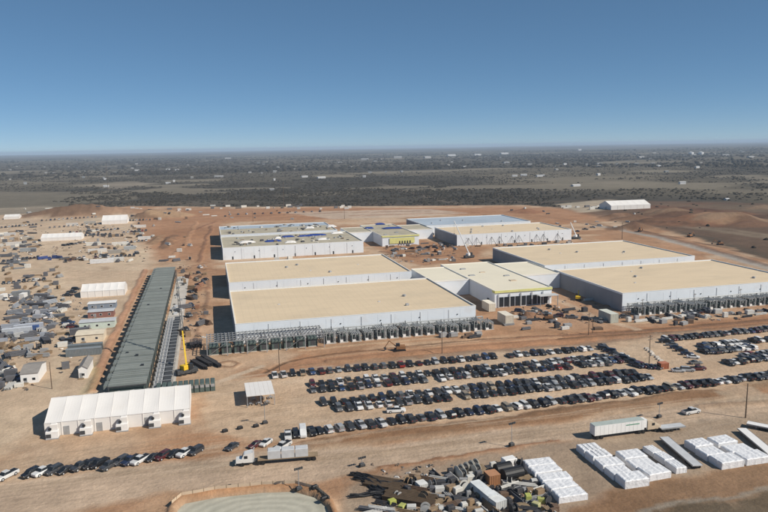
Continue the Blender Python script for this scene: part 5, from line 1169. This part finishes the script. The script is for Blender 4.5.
def crane(px, py, az, el, L, base_m, label, ext=0.0, lattice=None, r=.45):
    p = onground(px, py); t = thing('mobile_crane', label, 'crane', p, 0)
    MB().rbox(0, 0, .6, 7.5, 2.8, 1.4, az, .1).build('carrier', m_darkmetal, t); MB().rbox(0, 0, 2.0, 4, 2.6, 1.6, az + .3, .2).build('superstructure', base_m, t); MB().rbox(1.4, -.6, 2.0, 1.6, 1.2, 2.1, az + .3, .2).build('operator_cab', m_glass, t)
    for s in (-1, 1):
        for k in (-2.6, -1.0, 1.2, 2.7): part('wheel', WB, t, (k * math.cos(az) - s * 1.25 * math.sin(az), k * math.sin(az) + s * 1.25 * math.cos(az), .5), az + R(90))
    d = Vector((math.sin(el[0]) * math.cos(el[1]), math.cos(el[0]) * math.cos(el[1]), math.sin(el[1])))
    a = Vector((0, 0, 3.2)); b_ = a + d * L; MB().tube(a, b_, r, 4, r * .7).build('boom', base_m if ext else m_lgrey, t)
    if ext:
        c_ = b_ + d * ext; mb = MB(); sd_ = d.cross(Vector((0, 0, 1))).normalized() * .45; u_ = sd_.cross(d).normalized() * .45
        cs = [sd_ + u_, sd_ - u_, -sd_ - u_, -sd_ + u_]
        for q in cs: mb.bar(b_ + q, c_ + q * .5, .09)
        nn = int(ext / 1.6)
        for i in range(nn):
            for q in range(4): mb.bar(b_ + d * ext * i / nn + cs[q] * (1 - .5 * i / nn), b_ + d * ext * (i + 1) / nn + cs[(q + 1) % 4] * (1 - .5 * (i + 1) / nn), .06)
        mb.build('lattice_jib', m_darkmetal, t)
        e = c_
    else: e = b_
    MB().tube(e, e - Vector((0, 0, min(9, e.z * .5))), .05, 4).build('hoist_line', m_darkmetal, t); MB().rbox(e.x, e.y, e.z - min(9, e.z * .5) - .7, .5, .5, .7).build('hook_block', m_darkmetal, t)
    return t
crane(187, 374, R(20), (R(-8), R(60)), 13, m_yellow, 'yellow mobile crane with dark lattice jib beside the steel shed', 24)
crane(469, 258, R(10), (R(-24), R(56)), 27, m_white, 'white mobile crane with raised boom between the halls')
crane(576, 239, R(5), (R(-30), R(62)), 12, m_white, 'white crane at the right corner of the bright white hall')
def digger(px, py, rz, m_, label, wheeled=False):
    p = onground(px, py); t = thing('excavator', label, 'excavator', p, rz, 'earth moving machines')
    for s in (-1, 1):
        mb = MB(); mb.prism([(-2.0, .1), (2.0, .1), (2.3, .5), (2.0, .9), (-2.0, .9), (-2.3, .5)], s * 1.2 - .3, s * 1.2 + .3); mb.build('track', m_black, t)
    MB().rbox(-.3, 0, 1.0, 3.6, 2.6, 1.3, 0, .15).build('body', m_, t); MB().rbox(.9, .7, 2.2, 1.5, 1.1, 1.2, 0, .15).build('cab', m_glass, t)
    MB().tube((1.4, -.2, 1.8), (4.2, -.2, 4.2), .28, 4).build('boom', m_, t); MB().tube((4.2, -.2, 4.2), (6.0, -.2, 1.6), .22, 4).build('stick', m_, t)
    MB().prism([(5.5, 1.7), (6.4, 1.5), (6.2, .6), (5.4, .8)], -.8, .4).build('bucket', m_darkmetal, t); return t
for px, py, rz, m_, lb in [(221, 353, 20, m_rust, 'orange excavator in front of the open steel frame'), (400, 351, 170, m_rust, 'dark orange excavator working in the dirt strip'), (394, 333, 10, m_rust, 'orange machine before the left hall plant units'),                          (548, 320, 160, m_rust, 'brown excavator in front of the entrance block'), (578, 300, 60, m_yellow, 'yellow machine left of the right hall'), (437, 252, 30, m_rust, 'brown excavator on red earth between the halls'), (176, 214, 30, m_white, 'pale machine on the tan mound at the far left'), (690, 237, 20, m_rust, 'brown excavator by the far right track'), (720, 245, 160, m_rust, 'brown machine farther right on the far track'), (640, 232, 40, m_rust, 'brown machine at the left of the far track'), (490, 305, 80, m_rust, 'orange machine beside the small pale shed')]:
    digger(px, py, R(rz), m_, lb)
# concrete barriers and road markers in the gravel pad
bme = MB().rbox(0, 0, 0, 1.7, .9, .6, 0, .2).mesh('concrete_block', m_conc)
A_, B_ = at(646, 349), at(664, 365)
for k in range(10):
    p = A_.lerp(B_, k / 9); o = bpy.data.objects.new('concrete_block', bme); col.objects.link(o); o.location = (p.x + random.uniform(-.6, .6), p.y, gz(p.x, p.y)); o.rotation_euler = (0, 0, random.uniform(-.4, .4))
    tag(o, f'pale concrete block, {ordinal(k + 1)} from the top of the line between the lots', 'barrier', 'concrete blocks between the lots')
for k, (px, py) in enumerate([(225, 432), (240, 429), (256, 427), (229, 491), (315, 493), (324, 503)]):
    p = onground(px, py); o = MB().rbox(0, 0, 0, 1.5, .9, .9, .4, .2).build('dark_barrel', m_black, None, p); tag(o, ['first', 'second', 'third', 'fourth', 'fifth', 'sixth'][k] + ' small dark barrel ' + ('on the dirt left of the car park' if k < 3 else 'on the pond rim'), 'barrel', 'small dark barrels')
# silt fence round the pond rim: stakes and fabric
rimv = [Vector((x, y, 0)) for x, y in rim_pts]
t = thing('silt_fence', 'low silt fence with stakes running along the pond rim', 'fence', (0, 0, 0)); sm = MB().box(-.05, .05, -.05, .05, -.2, 1.0).mesh('stake', m_wood)
fb = MB()
for i in range(1, len(rimv) - 2):
    a, b_ = rimv[i], rimv[i + 1]; nn = max(2, int((b_ - a).length / 2.2))
    for q in range(nn):
        u, v = a.lerp(b_, q / nn), a.lerp(b_, (q + 1) / nn); u.z, v.z = gz(u.x, u.y), gz(v.x, v.y); part('stake', sm, t, u)
        fb.add([u - Vector((0, 0, .1)), v - Vector((0, 0, .1)), v + Vector((0, 0, .75)), u + Vector((0, 0, .75))], [(0, 1, 2, 3)])
fb.build('fabric', m_tan, t)

# ------------------------------------------------------------------ distant buildings
def far_building(px, py, L, d, h, c, label, grp='far white buildings in the open country'):
    p = onground(px, py); t = thing('distant_building', label, 'building', p, random.uniform(-.3, .3), grp)
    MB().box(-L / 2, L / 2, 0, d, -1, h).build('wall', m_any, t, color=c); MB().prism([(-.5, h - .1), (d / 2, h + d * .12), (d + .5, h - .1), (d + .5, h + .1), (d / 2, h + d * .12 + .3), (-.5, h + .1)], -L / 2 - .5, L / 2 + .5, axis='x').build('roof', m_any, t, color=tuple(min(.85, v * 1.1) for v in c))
    return t
WHT, GRY = (.56, .56, .56), (.26, .27, .28)
for px, py, L, h, lb in [(106, 187, 26, 7, 'white building in the scrub below the tall thin mast'), (137, 171, 40, 8, 'white building in far scrub right of the mast'), (168, 170, 40, 8, 'left of a pair of far white buildings on the left'), (177, 170.5, 34, 8, 'right of a pair of far white buildings on the left'), (168, 183.5, 26, 6, 'low white building in the scrub left of centre'), (84, 172, 20, 6, 'small white house in the scrub left of the mast'), (53, 174, 24, 6, 'pale house at the far left scrub'), (10, 170.5, 30, 6, 'pale building at the far left edge'), (46, 173.5, 20, 6, 'tiny pale house left of the far house'), (219, 177, 60, 6, 'long pale building in scrub above the left halls'),
                      (250, 173, 24, 7, 'pale house above the tarp covered roof'), (275, 172, 30, 7, 'pale house left of the tall dark mast'), (305, 177.5, 40, 6, 'white roofed barn right of the tall dark mast'), (322, 178.5, 50, 6, 'long white roofed barn above the rear halls'), (272, 190, 20, 5, 'pale shed in the brush behind the left halls'), (228, 159, 120, 18, 'large pale block on the left horizon'), (365, 160, 110, 14, 'pale distant block near the centre horizon'), (398, 158, 130, 22, 'large pale building on the centre horizon'), (428, 158, 110, 20, 'pale building right of the large centre horizon one'), (452, 155.5, 160, 18, 'long white building on the horizon right of centre'), (478, 155, 130, 18, 'second long white building on the horizon right of centre'), (505, 153.5, 170, 18, 'third long white building on the horizon right of centre'),
                      (515, 176.5, 30, 7, 'white building left of the tree clump beyond the halls'), (524, 175.8, 36, 8, 'bright white building beside the tree clump beyond the halls'), (540, 176.5, 36, 7, 'white building right of the tree clump beyond the halls'), (507, 163, 60, 10, 'pale building in the middle distance right of centre'), (530, 165, 40, 10, 'grey building in the middle distance right of centre'), (580, 150.5, 90, 30, 'white tower block on the right horizon'), (658, 166.5, 30, 9, 'small white house in far scrub at the right'), (683, 184, 28, 8, 'white house standing in dark scrub at the right'), (642, 158, 80, 12, 'pale building near the right horizon'), (726, 156, 90, 12, 'pale building at the far right'), (752, 158, 80, 12, 'pale block at the far right edge'), (577, 186, 40, 5, 'low pale building above the white tent at the right'), (728, 200.5, 10, 4, 'tiny white shed on the right scrub edge'), (370, 173, 26, 7, 'pale house above the connecting roof'), (340, 163, 50, 9, 'pale building between mast and centre'), (600, 164, 50, 9, 'grey building in the scrub right of centre')]:
    far_building(px, py, L * .42, max(6, L * .2), h * .5, WHT if 'white' in lb else (.36, .36, .36), lb)
for px, lb in ((691, 'left of two white storage tanks on the right horizon'), (701, 'right of two white storage tanks on the right horizon')):
    p = onground(px, 154.5); t = thing('storage_tank', lb, 'tank', p, 0, 'white storage tanks on the horizon'); s = 15
    MB().tube((0, 0, -2), (0, 0, 14), s, 20).build('shell', m_white, t); MB().tube((0, 0, 14.01), (0, 0, 17), s, 20, s * .2).build('roof', m_white, t)
rg = random.Random(8); 
for k in range(60):
    px = rg.uniform(0, 768); py = 157 - (px - 384) * .0169 + rg.uniform(0, 22) ** 1.0
    far_building(px, py, rg.uniform(4, 9) * (1 + (175 - py) / 12 if py < 175 else 1), 7, rg.uniform(2.5, 5), rg.choice([WHT, (.34, .33, .31), GRY]), 'tiny pale building in the far scrub ' + ('on the left' if px < 256 else 'in the centre' if px < 512 else 'on the right') + (' near the horizon' if py < 163 - (px - 384) * .0169 else ''), 'tiny far buildings')
# row of trucks and boxes along the back of the red earth
rg = random.Random(15)
for k in range(40):
    px = rg.choice([rg.uniform(120, 190), rg.uniform(195, 350), rg.uniform(560, 612)]); py = (209 if px < 195 else 207.5 if px < 400 else 208) + rg.uniform(-1.5, 2)
    crate_item(onground(px, py), rg.uniform(-.2, .2), (rg.uniform(3, 8), rg.uniform(2, 3), rg.uniform(1.6, 3)), rg.choice([(.62, .60, .55), (.55, .54, .51), (.12, .12, .13)]), 'load along the back edge of bare earth ' + ('left of the halls' if px < 195 else 'behind the left halls' if px < 400 else 'near the far white tent'), 'loads along the back edge of the site')

# things that share a wording are told apart by their order across the picture
def ndc(o):
    d = o.matrix_basis.translation - Vector((0, 0, CAMZ)); return d.dot(rt) / d.dot(fw)
dup = {}
for o in bpy.data.objects:
    if o.parent is None and 'label' in o: dup.setdefault(o['label'], []).append(o)
for lb, os_ in dup.items():
    if len(os_) < 2: continue
    os_.sort(key=ndc)
    for k, o in enumerate(os_):
        if len(lb.split()) <= 13: o['label'] = f'{lb}, {ordinal(k + 1)} from left'
# ------------------------------------------------------------------ haze
mb = MB(); mb.box(-27000, 27000, -1800, 27500, -60, 100)
hm = bpy.data.materials.new('haze'); hm.use_nodes = True; hn = hm.node_tree
hn.nodes.remove(hn.nodes['Principled BSDF']); pv = hn.nodes.new('ShaderNodeVolumePrincipled')
pv.inputs['Color'].default_value = (0.62, 0.79, 1.0, 1); pv.inputs['Density'].default_value = 7.2e-5; pv.inputs['Anisotropy'].default_value = 0.0
hn.links.new(pv.outputs[0], hn.nodes['Material Output'].inputs['Volume'])
o = mb.build('haze', hm); o['kind'] = 'stuff'; o['label'] = 'thin pale blue haze over the whole landscape'; o['category'] = 'haze'
print('built in', round(time.time() - T0, 1), 's', len(bpy.data.objects), 'objects')
